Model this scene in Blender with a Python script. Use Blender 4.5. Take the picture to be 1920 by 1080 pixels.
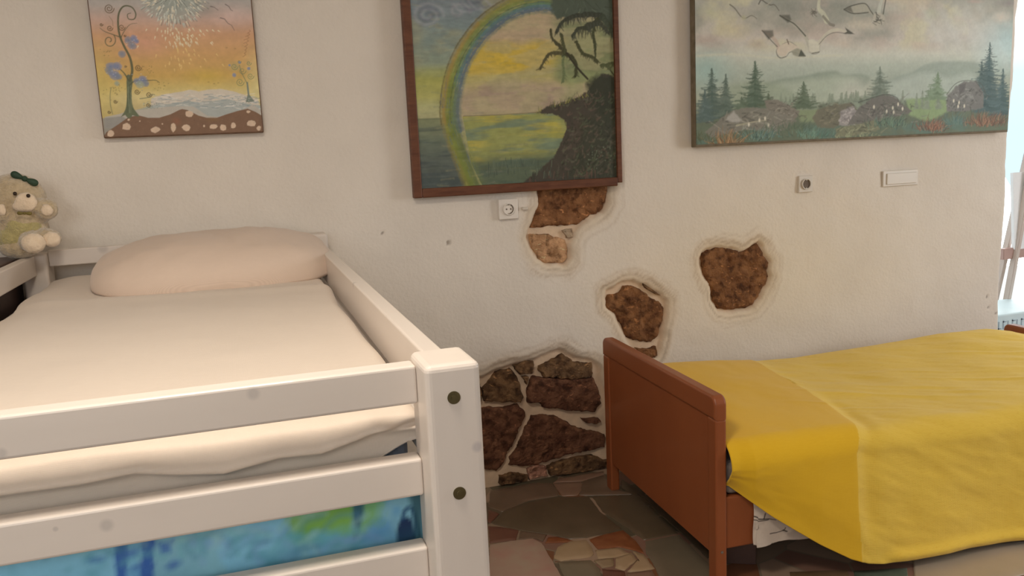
import bpy, bmesh, math, random
import numpy as np
from mathutils import Vector, Matrix

for o in list(bpy.data.objects):
    bpy.data.objects.remove(o)
S = bpy.context.scene
COL = S.collection
random.seed(7)

# ------------------------------------------------------------------ camera
FPX, PITCH, ROLL, YAW = 1580.0, .1624, .0464, .3088
CAM = np.array([0.0, -3.112, 1.35])
_F = np.array([math.sin(YAW)*math.cos(PITCH), math.cos(YAW)*math.cos(PITCH), -math.sin(PITCH)])
_r = np.cross(_F, [0, 0, 1]); _r /= np.linalg.norm(_r); _d = np.cross(_F, _r)
_c, _s = math.cos(ROLL), math.sin(ROLL)
RT, DN = _c*_r+_s*_d, -_s*_r+_c*_d
cd = bpy.data.cameras.new('camera'); cam = bpy.data.objects.new('camera', cd); COL.objects.link(cam)
cd.sensor_width = 36; cd.lens = FPX*36/1920; cd.clip_start = .02
m = Matrix.Identity(4)
for i in range(3):
    m[i][0] = RT[i]; m[i][1] = -DN[i]; m[i][2] = -_F[i]; m[i][3] = CAM[i]
cam.matrix_world = m
S.camera = cam
S.view_settings.view_transform = 'Standard'
S.view_settings.look = 'None'
S.view_settings.gamma = 1
S.view_settings.exposure = 0.0
S.view_settings.use_curve_mapping = False

# ------------------------------------------------------------------ world and lights
wd = bpy.data.worlds.new('world'); S.world = wd; wd.use_nodes = True
nt = wd.node_tree; nt.nodes.clear()
out = nt.nodes.new('ShaderNodeOutputWorld'); bg = nt.nodes.new('ShaderNodeBackground')
tc = nt.nodes.new('ShaderNodeTexCoord'); sp = nt.nodes.new('ShaderNodeSeparateXYZ'); rp = nt.nodes.new('ShaderNodeValToRGB')
nt.links.new(tc.outputs['Generated'], sp.inputs[0]); nt.links.new(sp.outputs['Z'], rp.inputs[0])
nt.links.new(rp.outputs[0], bg.inputs[0]); nt.links.new(bg.outputs[0], out.inputs[0])
e = rp.color_ramp.elements
e[0].position = 0.0; e[0].color = (.62, .86, 1.0, 1)
e[1].position = .055; e[1].color = (.66, .92, 1.0, 1)
x = e.new(.09); x.color = (1, 1, 1, 1)
bg.inputs[1].default_value = 1.3

def area(name, loc, target, size, power, col, sizey=None):
    l = bpy.data.lights.new(name, 'AREA'); l.energy = power; l.color = col; l.size = size
    if sizey: l.shape = 'RECTANGLE'; l.size_y = sizey
    o = bpy.data.objects.new(name, l); COL.objects.link(o); o.location = loc
    o.rotation_euler = (Vector(target)-Vector(loc)).to_track_quat('-Z', 'Y').to_euler()
    return o
area('ceiling_light', (-.10, -2.18, 2.36), (-.1, -2.2, 0), .40, 23, (1.0, .90, .78))
area('window_light_right', (5.3, -2.6, 1.5), (1.2, -.6, .9), 1.3, 48, (.95, .97, 1.0), 1.3)
area('rear_fill_light', (-1.1, -4.7, 1.95), (.6, -.5, .9), 1.5, 28, (.93, .96, 1.0), 1.3)  # added fill from behind the camera, no window stands there
area('terrace_daylight', (4.8, .85, 1.3), (3.9, -1.2, .6), 1.0, 24, (.90, .97, 1.0), 1.8)

# ------------------------------------------------------------------ survey helpers (read a spot of the place on a known plane)
def ray(px, py):
    return RT*((px-960)/FPX) + DN*((py-540)/FPX) + _F
def W(px, py, Y=0.0):
    r = ray(px, py); p = CAM+r*((Y-CAM[1])/r[1]); return (p[0], p[2])
def G(px, py, Z=0.0):
    r = ray(px, py); p = CAM+r*((Z-CAM[2])/r[2]); return (p[0], p[1])

def lin(c):
    c = np.array(c, float)/255.
    return np.where(c <= .04045, c/12.92, ((c+.055)/1.055)**2.4)
K = 1.5
def alb(c, k=K):
    return np.clip(lin(c)*k, 0, .92)

# ------------------------------------------------------------------ materials
def new_mat(name):
    m = bpy.data.materials.new(name); m.use_nodes = True
    n = m.node_tree.nodes; b = n['Principled BSDF']
    return m, n, m.node_tree.links, b
def mat(name, c1, c2=None, rough=.6, scale=8, stretch=(1, 1, 1), bump=0, bscale=None, bstretch=None, detail=4, metallic=0, coat=0, spec=.4, attr=None, spots=None, sheen=0, bdist=.002):
    m, n, L, b = new_mat(name)
    b.inputs['Roughness'].default_value = rough; b.inputs['Metallic'].default_value = metallic
    b.inputs['Specular IOR Level'].default_value = spec; b.inputs['Coat Weight'].default_value = coat
    b.inputs['Sheen Weight'].default_value = sheen
    tc = n.new('ShaderNodeTexCoord')
    def noise(sc, st, det):
        mp = n.new('ShaderNodeMapping'); mp.inputs['Scale'].default_value = st
        t = n.new('ShaderNodeTexNoise'); t.inputs['Scale'].default_value = sc; t.inputs['Detail'].default_value = det
        L.new(tc.outputs['Object'], mp.inputs[0]); L.new(mp.outputs[0], t.inputs[0]); return t
    c2 = c1 if c2 is None else c2
    t = noise(scale, stretch, detail)
    r = n.new('ShaderNodeValToRGB'); r.color_ramp.elements[0].position = .3; r.color_ramp.elements[1].position = .7
    L.new(t.outputs[0], r.inputs[0])
    src = r.outputs[0]
    if attr:
        a = n.new('ShaderNodeAttribute'); a.attribute_name = attr
        r.color_ramp.elements[0].color = (*c1, 1); r.color_ramp.elements[1].color = (*c2, 1)
        x = n.new('ShaderNodeMix'); x.data_type = 'RGBA'; x.blend_type = 'MULTIPLY'; x.inputs[0].default_value = 1
        L.new(a.outputs['Color'], x.inputs[6]); L.new(r.outputs[0], x.inputs[7]); src = x.outputs[2]
    else:
        r.color_ramp.elements[0].color = (*c1, 1); r.color_ramp.elements[1].color = (*c2, 1)
    for (p, rad, colr) in (spots or []):
        d = n.new('ShaderNodeVectorMath'); d.operation = 'DISTANCE'; d.inputs[1].default_value = p
        mp = n.new('ShaderNodeMapping'); L.new(tc.outputs['Object'], d.inputs[0])
        mr = n.new('ShaderNodeMapRange'); mr.inputs[1].default_value = rad*.45; mr.inputs[2].default_value = rad
        mr.inputs[3].default_value = .75; mr.inputs[4].default_value = 0
        L.new(d.outputs['Value'], mr.inputs[0])
        x = n.new('ShaderNodeMix'); x.data_type = 'RGBA'; x.inputs[7].default_value = (*colr, 1)
        L.new(mr.outputs[0], x.inputs[0]); L.new(src, x.inputs[6]); src = x.outputs[2]
    L.new(src, b.inputs['Base Color'])
    if bump:
        bt = noise(bscale or scale, bstretch or stretch, 5)
        bn = n.new('ShaderNodeBump'); bn.inputs['Strength'].default_value = bump; bn.inputs['Distance'].default_value = bdist
        L.new(bt.outputs[0], bn.inputs['Height']); L.new(bn.outputs[0], b.inputs['Normal'])
    return m

def weave(name, c1, c2, sx, sy, rough=.9, bump=.6, dist=.001, sheen=.2, axis=('X', 'Y'), noise_amt=.5):
    m, n, L, b = new_mat(name)
    b.inputs['Roughness'].default_value = rough; b.inputs['Sheen Weight'].default_value = sheen
    b.inputs['Specular IOR Level'].default_value = .15
    uv = n.new('ShaderNodeUVMap')
    w1 = n.new('ShaderNodeTexWave'); w1.bands_direction = 'X'; w1.inputs['Scale'].default_value = sx; w1.inputs['Distortion'].default_value = .6; w1.inputs['Detail Scale'].default_value = 2
    w2 = n.new('ShaderNodeTexWave'); w2.bands_direction = 'Y'; w2.inputs['Scale'].default_value = sy; w2.inputs['Distortion'].default_value = .6; w2.inputs['Detail Scale'].default_value = 2
    L.new(uv.outputs[0], w1.inputs[0]); L.new(uv.outputs[0], w2.inputs[0])
    mu = n.new('ShaderNodeMath'); mu.operation = 'MULTIPLY'; L.new(w1.outputs['Fac'], mu.inputs[0]); L.new(w2.outputs['Fac'], mu.inputs[1])
    no = n.new('ShaderNodeTexNoise'); no.inputs['Scale'].default_value = 45; no.inputs['Detail'].default_value = 6
    mp = n.new('ShaderNodeMapping'); mp.inputs['Scale'].default_value = (1, 3, 1); L.new(uv.outputs[0], mp.inputs[0]); L.new(mp.outputs[0], no.inputs[0])
    ad = n.new('ShaderNodeMath'); ad.operation = 'MULTIPLY_ADD'; ad.inputs[1].default_value = noise_amt*1.6; L.new(no.outputs[0], ad.inputs[0]); L.new(mu.outputs[0], ad.inputs[2])
    r = n.new('ShaderNodeValToRGB'); r.color_ramp.elements[0].color = (*c1, 1); r.color_ramp.elements[1].color = (*c2, 1)
    r.color_ramp.elements[0].position = .2; r.color_ramp.elements[1].position = 1.0
    L.new(ad.outputs[0], r.inputs[0]); L.new(r.outputs[0], b.inputs['Base Color'])
    bn = n.new('ShaderNodeBump'); bn.inputs['Strength'].default_value = bump; bn.inputs['Distance'].default_value = dist
    L.new(ad.outputs[0], bn.inputs['Height']); L.new(bn.outputs[0], b.inputs['Normal'])
    return m

A = lambda c, k=K: tuple(alb(c, k))
M = {}
M['plaster_paint'] = mat('plaster_paint', (.93,)*3, (1, 1, 1), .85, 3, bump=.55, bscale=75, detail=6, attr='Col', spec=.25, bdist=.004)
M['white_wall'] = mat('white_wall', (.72, .68, .62), (.76, .72, .66), .9, 4, bump=.4, bscale=60)
M['ceiling'] = mat('ceiling_paint', (.78, .75, .70), (.80, .77, .72), .9)
# ------------------------------------------------------------------ object helpers
def tag(o, label=None, cat=None, group=None, kind=None):
    if label: o['label'] = label
    if cat: o['category'] = cat
    if group: o['group'] = group
    if kind: o['kind'] = kind
    return o
def empty(name, loc, label, cat, group=None, rz=0):
    o = bpy.data.objects.new(name, None); COL.objects.link(o); o.location = loc; o.rotation_euler = (0, 0, rz)
    o.empty_display_size = .05
    return tag(o, label, cat, group)
def link(name, me, mt, parent=None, smooth=False):
    o = bpy.data.objects.new(name, me); COL.objects.link(o)
    for x in (mt if isinstance(mt, (list, tuple)) else [mt]): me.materials.append(x)
    if parent: o.parent = parent
    if smooth:
        me.polygons.foreach_set('use_smooth', [True]*len(me.polygons))
    return o
def from_bm(name, bm, mt, parent=None, smooth=False):
    bmesh.ops.recalc_face_normals(bm, faces=bm.faces[:])
    me = bpy.data.meshes.new(name); bm.to_mesh(me); bm.free()
    return link(name, me, mt, parent, smooth)
def addbox(bm, a, b, bev=0, seg=2):
    t = bmesh.new(); bmesh.ops.create_cube(t, size=1)
    for v in t.verts:
        v.co = Vector([(a[i]+b[i])/2+v.co[i]*(b[i]-a[i]) for i in range(3)])
    if bev: bmesh.ops.bevel(t, geom=t.edges[:], offset=bev, segments=seg, affect='EDGES', profile=.5)
    me = bpy.data.meshes.new('t'); t.to_mesh(me); t.free(); bm.from_mesh(me); bpy.data.meshes.remove(me)
def box(name, a, b, mt, parent=None, bev=0, off=(0, 0, 0), seg=2):
    bm = bmesh.new(); addbox(bm, [a[i]-off[i] for i in range(3)], [b[i]-off[i] for i in range(3)], bev, seg)
    return from_bm(name, bm, mt, parent, smooth=False)
def addcyl(bm, p0, p1, r0, r1=None, seg=20):
    r1 = r0 if r1 is None else r1
    p0, p1 = Vector(p0), Vector(p1); d = p1-p0
    q = d.to_track_quat('Z', 'Y').to_matrix().to_4x4()
    mt = Matrix.Translation((p0+p1)/2) @ q
    bmesh.ops.create_cone(bm, cap_ends=True, segments=seg, radius1=r0, radius2=r1, depth=d.length, matrix=mt)
def grid_mesh(name, P, mt, parent=None, col=None, uv=None, smooth=True, matidx=None, thick=0, flip=False):
    """P: (h,w,3) array of points"""
    h, w = P.shape[:2]
    me = bpy.data.meshes.new(name)
    idx = np.arange(h*w).reshape(h, w)
    q = np.stack([idx[:-1, :-1], idx[:-1, 1:], idx[1:, 1:], idx[1:, :-1]], -1).reshape(-1, 4)
    if flip: q = q[:, ::-1]
    nf = len(q)
    me.vertices.add(h*w); me.vertices.foreach_set('co', P.reshape(-1).astype(np.float32))
    me.loops.add(nf*4); me.loops.foreach_set('vertex_index', q.reshape(-1).astype(np.int32))
    me.polygons.add(nf); me.polygons.foreach_set('loop_start', np.arange(0, nf*4, 4, dtype=np.int32))
    me.update(calc_edges=True)
    if col is not None:
        a = me.color_attributes.new('Col', 'FLOAT_COLOR', 'POINT')
        c = np.ones((h*w, 4), np.float32); c[:, :3] = col.reshape(-1, 3); a.data.foreach_set('color', c.reshape(-1))
    if uv is not None:
        u = me.uv_layers.new(name='UVMap'); u.data.foreach_set('uv', uv.reshape(-1, 2)[q.reshape(-1)].reshape(-1).astype(np.float32))
    o = link(name, me, mt, parent, smooth)
    if matidx is not None:
        me.polygons.foreach_set('material_index', matidx.reshape(-1).astype(np.int32))
    if thick:
        s = o.modifiers.new('thickness', 'SOLIDIFY'); s.thickness = thick; s.offset = -1
    return o

# ------------------------------------------------------------------ numpy noise and paint board
def vnoise(x, y, seed=0):
    rs = np.random.RandomState(seed); T = rs.rand(256, 256)
    xi = np.floor(x).astype(int); yi = np.floor(y).astype(int); fx = x-xi; fy = y-yi
    fx = fx*fx*(3-2*fx); fy = fy*fy*(3-2*fy)
    g = lambda i, j: T[i % 256, j % 256]
    return (g(xi, yi)*(1-fx)+g(xi+1, yi)*fx)*(1-fy)+(g(xi, yi+1)*(1-fx)+g(xi+1, yi+1)*fx)*fy
def fbm(x, y, seed=0, o=4):
    s = 0; a = .5; t = 0
    for k in range(o):
        s = s+a*vnoise(x*2**k, y*2**k, seed+k); t += a; a *= .5
    return s/t
def seg_dist(X, Z, pts, closed=False):
    d = np.full(X.shape, 1e9); tt = np.zeros(X.shape)
    P = list(pts)+([pts[0]] if closed else [])
    n = len(P)-1
    for i in range(n):
        (ax, az), (bx, bz) = P[i], P[i+1]
        dx, dz = bx-ax, bz-az; l = dx*dx+dz*dz+1e-12
        t = np.clip(((X-ax)*dx+(Z-az)*dz)/l, 0, 1)
        dd = np.hypot(X-ax-t*dx, Z-az-t*dz)
        k = dd < d; d = np.where(k, dd, d); tt = np.where(k, (i+t)/n, tt)
    return d, tt
def inside(X, Z, pts):
    r = np.zeros(X.shape, bool); n = len(pts)
    for i in range(n):
        (ax, az), (bx, bz) = pts[i], pts[(i+1) % n]
        if az == bz: continue
        c = ((az > Z) != (bz > Z)) & (X < (bx-ax)*(Z-az)/(bz-az)+ax)
        r ^= c
    return r
class Board:
    def __init__(s, x0, x1, z0, z1, step):
        s.x = np.linspace(x0, x1, int((x1-x0)/step)+1); s.z = np.linspace(z0, z1, int((z1-z0)/step)+1)
        s.X, s.Z = np.meshgrid(s.x, s.z); s.C = np.zeros(s.X.shape+(3,)); s.H = np.zeros(s.X.shape)
        s.step = step
    def win(s, x0, x1, z0, z1):
        i0, i1 = np.searchsorted(s.x, [x0, x1]); j0, j1 = np.searchsorted(s.z, [z0, z1])
        return slice(max(j0-1, 0), j1+1), slice(max(i0-1, 0), i1+1)
    sat = 1.0
    def al(s, c):
        c = np.array(c, float); g = c.mean(); return alb(g+(c-g)*s.sat)
    def mix(s, w, a, c):
        a = a[..., None]; s.C[w] = s.C[w]*(1-a)+s.al(c)*a
    def grad(s, stops):                       # stops: (z, colour) rising
        zs = [q[0] for q in stops]; cs = np.array([s.al(q[1]) for q in stops])
        for k in range(3): s.C[..., k] = np.interp(s.Z, zs, cs[:, k])
    def poly(s, pts, c, a=1, soft=0, rough=0, seed=1, h=0):
        xs = [p[0] for p in pts]; zs = [p[1] for p in pts]; b = soft+rough+.004
        w = s.win(min(xs)-b, max(xs)+b, min(zs)-b, max(zs)+b); X, Z = s.X[w], s.Z[w]
        if X.size == 0: return
        d, _ = seg_dist(X, Z, pts, True); d = np.where(inside(X, Z, pts), -d, d)
        if rough: d = d+(fbm(X*90, Z*90, seed)-.5)*2*rough
        sf = max(soft, s.step*.6)
        al = np.clip(.5-d/(2*sf), 0, 1)*a
        s.mix(w, al, c)
        if h: s.H[w] += al*h
    def line(s, pts, wd, c, a=1, taper=None, soft=.0008, h=0, rough=0, seed=3):
        xs = [p[0] for p in pts]; zs = [p[1] for p in pts]; b = wd+soft*2+rough+.003
        w = s.win(min(xs)-b, max(xs)+b, min(zs)-b, max(zs)+b); X, Z = s.X[w], s.Z[w]
        if X.size == 0: return
        d, t = seg_dist(X, Z, pts)
        wv = wd/2 if taper is None else wd/2*(1+(taper-1)*t)
        if rough: d = d+(fbm(X*120, Z*120, seed)-.5)*2*rough
        sf = max(soft, s.step*.5)
        al = np.clip(.5-(d-wv)/(2*sf), 0, 1)*a
        s.mix(w, al, c)
        if h: s.H[w] += al*h
    def blob(s, p, rx, rz, c, a=1, pw=2, rough=0, seed=5, h=0):
        w = s.win(p[0]-rx*1.6, p[0]+rx*1.6, p[1]-rz*1.6, p[1]+rz*1.6); X, Z = s.X[w], s.Z[w]
        if X.size == 0: return
        q = np.hypot((X-p[0])/rx, (Z-p[1])/rz)
        if rough: q = q+(fbm(X*60, Z*60, seed)-.5)*rough
        al = np.clip(1.3-q*1.3, 0, 1)**(1/pw)*a if pw > 1 else np.clip(1-q, 0, 1)*a
        al = np.clip(al, 0, a)
        s.mix(w, al, c)
        if h: s.H[w] += al*h
    def field(s, c, al):                      # blend colour over the full board by an alpha array
        s.mix((slice(None), slice(None)), np.clip(al, 0, 1), c)
    def grain(s, fx, fz, amt, seed=9):
        n = fbm(s.X*fx, s.Z*fz, seed, 4)-.5
        s.C = np.clip(s.C*(1+n[..., None]*amt), 0, .95)
        s.H += n*.0006
def smooth_path(pts, n=8):
    out = []
    P = [pts[0]]+list(pts)+[pts[-1]]
    for i in range(1, len(P)-2):
        p0, p1, p2, p3 = [np.array(q, float) for q in P[i-1:i+3]]
        for k in range(n):
            t = k/n
            out.append(tuple(.5*((2*p1)+(-p0+p2)*t+(2*p0-5*p1+4*p2-p3)*t*t+(-p0+3*p1-3*p2+p3)*t**3)))
    out.append(tuple(pts[-1])); return out
def ss(a, b, x):
    t = np.clip((x-a)/(b-a), 0, 1); return t*t*(3-2*t)

# ------------------------------------------------------------------ the setting: back wall with broken-out plaster over stonework
def q6(l, k=1): return [W(860+x*.3147, 340+y*.3147) for x, y in l]
def q7(l): return [W(880+x*.27778, 620+y*.27778) for x, y in l]
def q8(l): return [W(1280+x/6, 420+y/6) for x, y in l]
heart = q8([(245,335),(320,290),(400,275),(470,275),(560,290),(660,325),(720,310),(790,260),(850,225),(890,270),(930,360),(980,440),(960,530),(970,600),(930,700),(870,820),(800,910),(730,945),(640,950),(540,965),(430,960),(370,870),(340,720),(280,610),(235,510),(230,400)])
hc = np.mean(heart, 0)
patches = [
    q6([(470,-60),(475,60),(480,140),(445,215),(425,270),(410,330),(425,400),(470,470),(540,500),(640,500),(672,470),(675,380),(695,320),(720,275),(800,225),(870,190),(900,120),(905,-60)]),
    q6([(880,650),(930,620),(985,600),(1040,590),(1110,610),(1180,650),(1245,710),(1255,790),(1235,880),(1225,950),(1215,1010),(1190,1060),(1060,1050),(1010,960),(965,880),(930,800),(880,750)]),
    [tuple(hc+(np.array(p)-hc)*1.07) for p in heart],
    q7([(-220,330),(90,310),(190,268),(300,235),(440,195),(560,150),(640,125),(720,180),(850,200),(895,240),(915,340),(970,450),(975,1100),(600,1140),(-220,1180)]),
]
PLASTER = (206, 194, 176); MORTAR = (196, 172, 146); RIM = (200, 180, 152)
step = .0085
x0, x1, zt = -2.0, 3.56, 2.5
gx = np.arange(x0, x1+step, step); gz = np.arange(-.02, zt+step, step)
GX, GZ = np.meshgrid(gx, gz)
Yd = np.zeros(GX.shape); wc = np.zeros(GX.shape+(3,)); wc[:] = alb((200, 191, 179), 1.48)
n1 = fbm(GX*1.3, GZ*1.3, 4, 4)
wc = wc*(1-.05*ss(.45, .7, n1))[..., None]
yel = np.clip(1-np.hypot((GX-2.1)/.9, (GZ-.72)/.55), 0, 1)*.5*(.5+n1)
wc = wc*(1-yel[..., None])+alb((202, 188, 160), 1.46)*yel[..., None]
Yd += (fbm(GX*3.2, GZ*3.2, 21, 3)-.5)*.018 + (fbm(GX*22, GZ*22, 31, 3)-.5)*.0025
dall = np.full(GX.shape, 9.)
for pi, P in enumerate(patches):
    w = (GX > min(p[0] for p in P)-.25) & (GX < max(p[0] for p in P)+.25) & (GZ > min(p[1] for p in P)-.25) & (GZ < max(p[1] for p in P)+.25)
    X, Z = GX[w], GZ[w]
    d, _ = seg_dist(X, Z, P, True); d = np.where(inside(X, Z, P), -d, d)
    d = d+(fbm(X*28, Z*28, 50+pi)-.5)*.02
    dall[w] = np.minimum(dall[w], d)
rim = ss(.075, .0, dall)
rimw = .5+.9*ss(.35, .65, fbm(GX*6, GZ*6, 77))
Yd += .006*rim*rimw + .020*ss(.010, -.010, dall)
Yd += -.004*np.exp(-((dall-.035)/.009)**2)*rimw - .0015*np.exp(-((dall-.058)/.007)**2)*(1.6-rimw)
a = (rim**1.5*.6)[..., None]; wc = wc*(1-a)+alb(RIM, 1.35)*a
line = (np.exp(-((dall-.022)/.005)**2)*.3*rimw)[..., None]; wc = wc*(1-line)+alb((128, 104, 78), 1.3)*line
nl = fbm(GX*11, GZ*11, 78)
for q_, wq, aq in ((.030, .004, .40), (.042, .004, .34), (.056, .005, .2)):
    ln_ = (np.exp(-((dall-q_+(nl-.5)*.03)/wq)**2)*aq*ss(.42, .62, fbm(GX*5+q_*90, GZ*5, 79)))[..., None]; wc = wc*(1-ln_)+alb((160, 134, 104), 1.3)*ln_
a = ss(.004, -.006, dall)[..., None]; wc = wc*(1-a)+alb(MORTAR, 1.35)*(.85+.3*fbm(GX*40, GZ*40, 8)[..., None])*a
# small nicks and screw holes in the plaster
for (px, py, r) in [(841,455,.008),(1853,556,.006),(1855,577,.006),(1868,588,.006),(716,437,.004),(1400,640,.004)]:
    cx, cz = W(px, py); d = np.hypot(GX-cx, GZ-cz)
    k = ss(r*1.3, r*.5, d); Yd += .006*k; wc = wc*(1-k[..., None]*.8)+alb((105, 90, 75))*k[..., None]*.8
# free end of the wall: wavy, rounded
ep = [W(px, py) for px, py in ((1915,0),(1909,40),(1908,60),(1906,110),(1902,160),(1896,230),(1892,300),(1889,380),(1884,450),(1882,480),(1880,530),(1876,600))]
ez = np.array([p[1] for p in ep]); ex = np.array([p[0] for p in ep]); o_ = np.argsort(ez)
EX = np.interp(GZ[:, 0], ez[o_], ex[o_])+(fbm(GZ[:, 0]*9, GZ[:, 0]*0, 3)-.5)*.012
over = GX-(EX[:, None]-.03)
Xn = np.where(over > 0, EX[:, None]-.03+.03*np.sin(np.clip(over/.03, 0, 1)*math.pi/2), GX)
Yd = Yd+np.where(over > 0, .03*(1-np.cos(np.clip(over/.03, 0, 1)*math.pi/2)), 0)+np.clip(over-.03, 0, 1)*4
Pw = np.stack([Xn, np.clip(Yd, -.02, .35), GZ], -1)
wall = grid_mesh('wall_back', Pw, M['plaster_paint'], col=wc, flip=False); tag(wall, kind='structure')
wall['label'] = 'rough white plaster wall with broken patches showing stonework'
# wall thickness behind the free end
box('wall_end', (3.0, .07, 0), (3.47, .35, 2.5), M['white_wall'])
tag(bpy.data.objects['wall_end'], kind='structure'); bpy.data.objects['wall_end'].name = 'trim_1'

def pebble(name, pts, mt, parent, y0, y1, seed=0, rough=.004, axis='wall', dens=.012, jit=.0022, prof=None, crown=.3):
    rs = np.random.RandomState(seed)
    P = []
    n = len(pts)
    for i in range(n):
        a_, b_ = np.array(pts[i]), np.array(pts[(i+1) % n]); k = max(1, int(np.linalg.norm(b_-a_)/dens))
        for j in range(k): P.append(a_+(b_-a_)*j/k)
    P = np.array(P)
    if jit: P = P+(np.stack([fbm(P[:, 0]*60, P[:, 1]*60, seed+1), fbm(P[:, 0]*60, P[:, 1]*60, seed+9)], -1)-.5)*jit*2
    c = P.mean(0); rings = prof or [(1.0, 0), (.985, .55), (.96, .85), (.9, 1), (.8, 1), (.7, 1), (.58, 1), (.46, 1), (.34, 1), (.22, 1), (.1, 1)]
    V = []; F = []; m_ = len(P)
    for s_, h in rings:
        q = c+(P-c)*s_
        hh = y0+(y1-y0)*h
        nn = (fbm(q[:, 0]*26+seed, q[:, 1]*26, seed, 4)-.5)*2*rough*h + (fbm(q[:, 0]*90+seed, q[:, 1]*90, seed+3, 2)-.5)*rough*.8*h
        for k in range(m_):
            V.append((q[k, 0], hh+nn[k], q[k, 1]) if axis == 'wall' else (q[k, 0], q[k, 1], hh+nn[k]))
    for r in range(len(rings)-1):
        for k in range(m_):
            a1 = r*m_+k; b1 = r*m_+(k+1) % m_
            F.append((a1, b1, b1+m_, a1+m_))
    last = (len(rings)-1)*m_
    F.append(tuple(range(last, last+m_)))
    me = bpy.data.meshes.new(name); me.from_pydata(V, [], F)
    bm = bmesh.new(); bm.from_mesh(me); bmesh.ops.recalc_face_normals(bm, faces=bm.faces[:])
    bm.to_mesh(me); bm.free()
    me.update()
    return link(name, me, mt, parent, smooth=True)
def rock_flecks(m, c2):
    n = m.node_tree.nodes; L = m.node_tree.links; b = n['Principled BSDF']
    src = b.inputs['Base Color'].links[0].from_socket
    tc = n.new('ShaderNodeTexCoord'); mp = n.new('ShaderNodeMapping'); mp.inputs['Scale'].default_value = (1, 1, 1.9); mp.inputs['Rotation'].default_value = (0, .5, 0)
    t = n.new('ShaderNodeTexNoise'); t.inputs['Scale'].default_value = 38; t.inputs['Detail'].default_value = 3; t.inputs['Distortion'].default_value = .8
    L.new(tc.outputs['Object'], mp.inputs[0]); L.new(mp.outputs[0], t.inputs[0])
    r = n.new('ShaderNodeValToRGB'); r.color_ramp.elements[0].position = .62; r.color_ramp.elements[0].color = (0, 0, 0, 1); r.color_ramp.elements[1].position = .74; r.color_ramp.elements[1].color = (.75, .75, .75, 1)
    L.new(t.outputs[0], r.inputs[0])
    x = n.new('ShaderNodeMix'); x.data_type = 'RGBA'; x.inputs[7].default_value = (*A(tuple(min(255, v*1.55) for v in c2), 1.3), 1)
    L.new(r.outputs[0], x.inputs[0]); L.new(src, x.inputs[6])
    t2 = n.new('ShaderNodeTexNoise'); t2.inputs['Scale'].default_value = 30; t2.inputs['Detail'].default_value = 6; L.new(tc.outputs['Object'], t2.inputs[0])
    r2 = n.new('ShaderNodeValToRGB'); r2.color_ramp.elements[0].position = .36; r2.color_ramp.elements[0].color = (.45, .40, .36, 1); r2.color_ramp.elements[1].position = .5; r2.color_ramp.elements[1].color = (1, 1, 1, 1)
    L.new(t2.outputs[0], r2.inputs[0])
    y = n.new('ShaderNodeMix'); y.data_type = 'RGBA'; y.blend_type = 'MULTIPLY'; y.inputs[0].default_value = 1
    L.new(x.outputs[2], y.inputs[6]); L.new(r2.outputs[0], y.inputs[7]); L.new(y.outputs[2], b.inputs['Base Color'])
    return m
def rock(name, c1, c2, c3=None): return rock_flecks(mat(name, A(c1, 1.3), A(c2, 1.55), .85, 22, bump=1.0, bscale=55, detail=9, spec=.3, bdist=.014), c2)
R_br = rock('brown_stone', (86, 52, 28), (124, 86, 54))
R_br2 = rock('russet_stone', (98, 62, 36), (132, 92, 60))
R_tan = rock('tan_stone', (132, 96, 64), (186, 146, 110))
R_dk = rock('dark_red_stone', (74, 44, 30), (108, 74, 54))
R_dk2 = rock('dark_umber_stone', (66, 46, 30), (118, 90, 62))
R_gr = rock('grey_stone', (150, 130, 108), (170, 150, 126))
R_pk = rock('pinkish_stone', (120, 84, 70), (160, 118, 98))
YS = -.003
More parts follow.
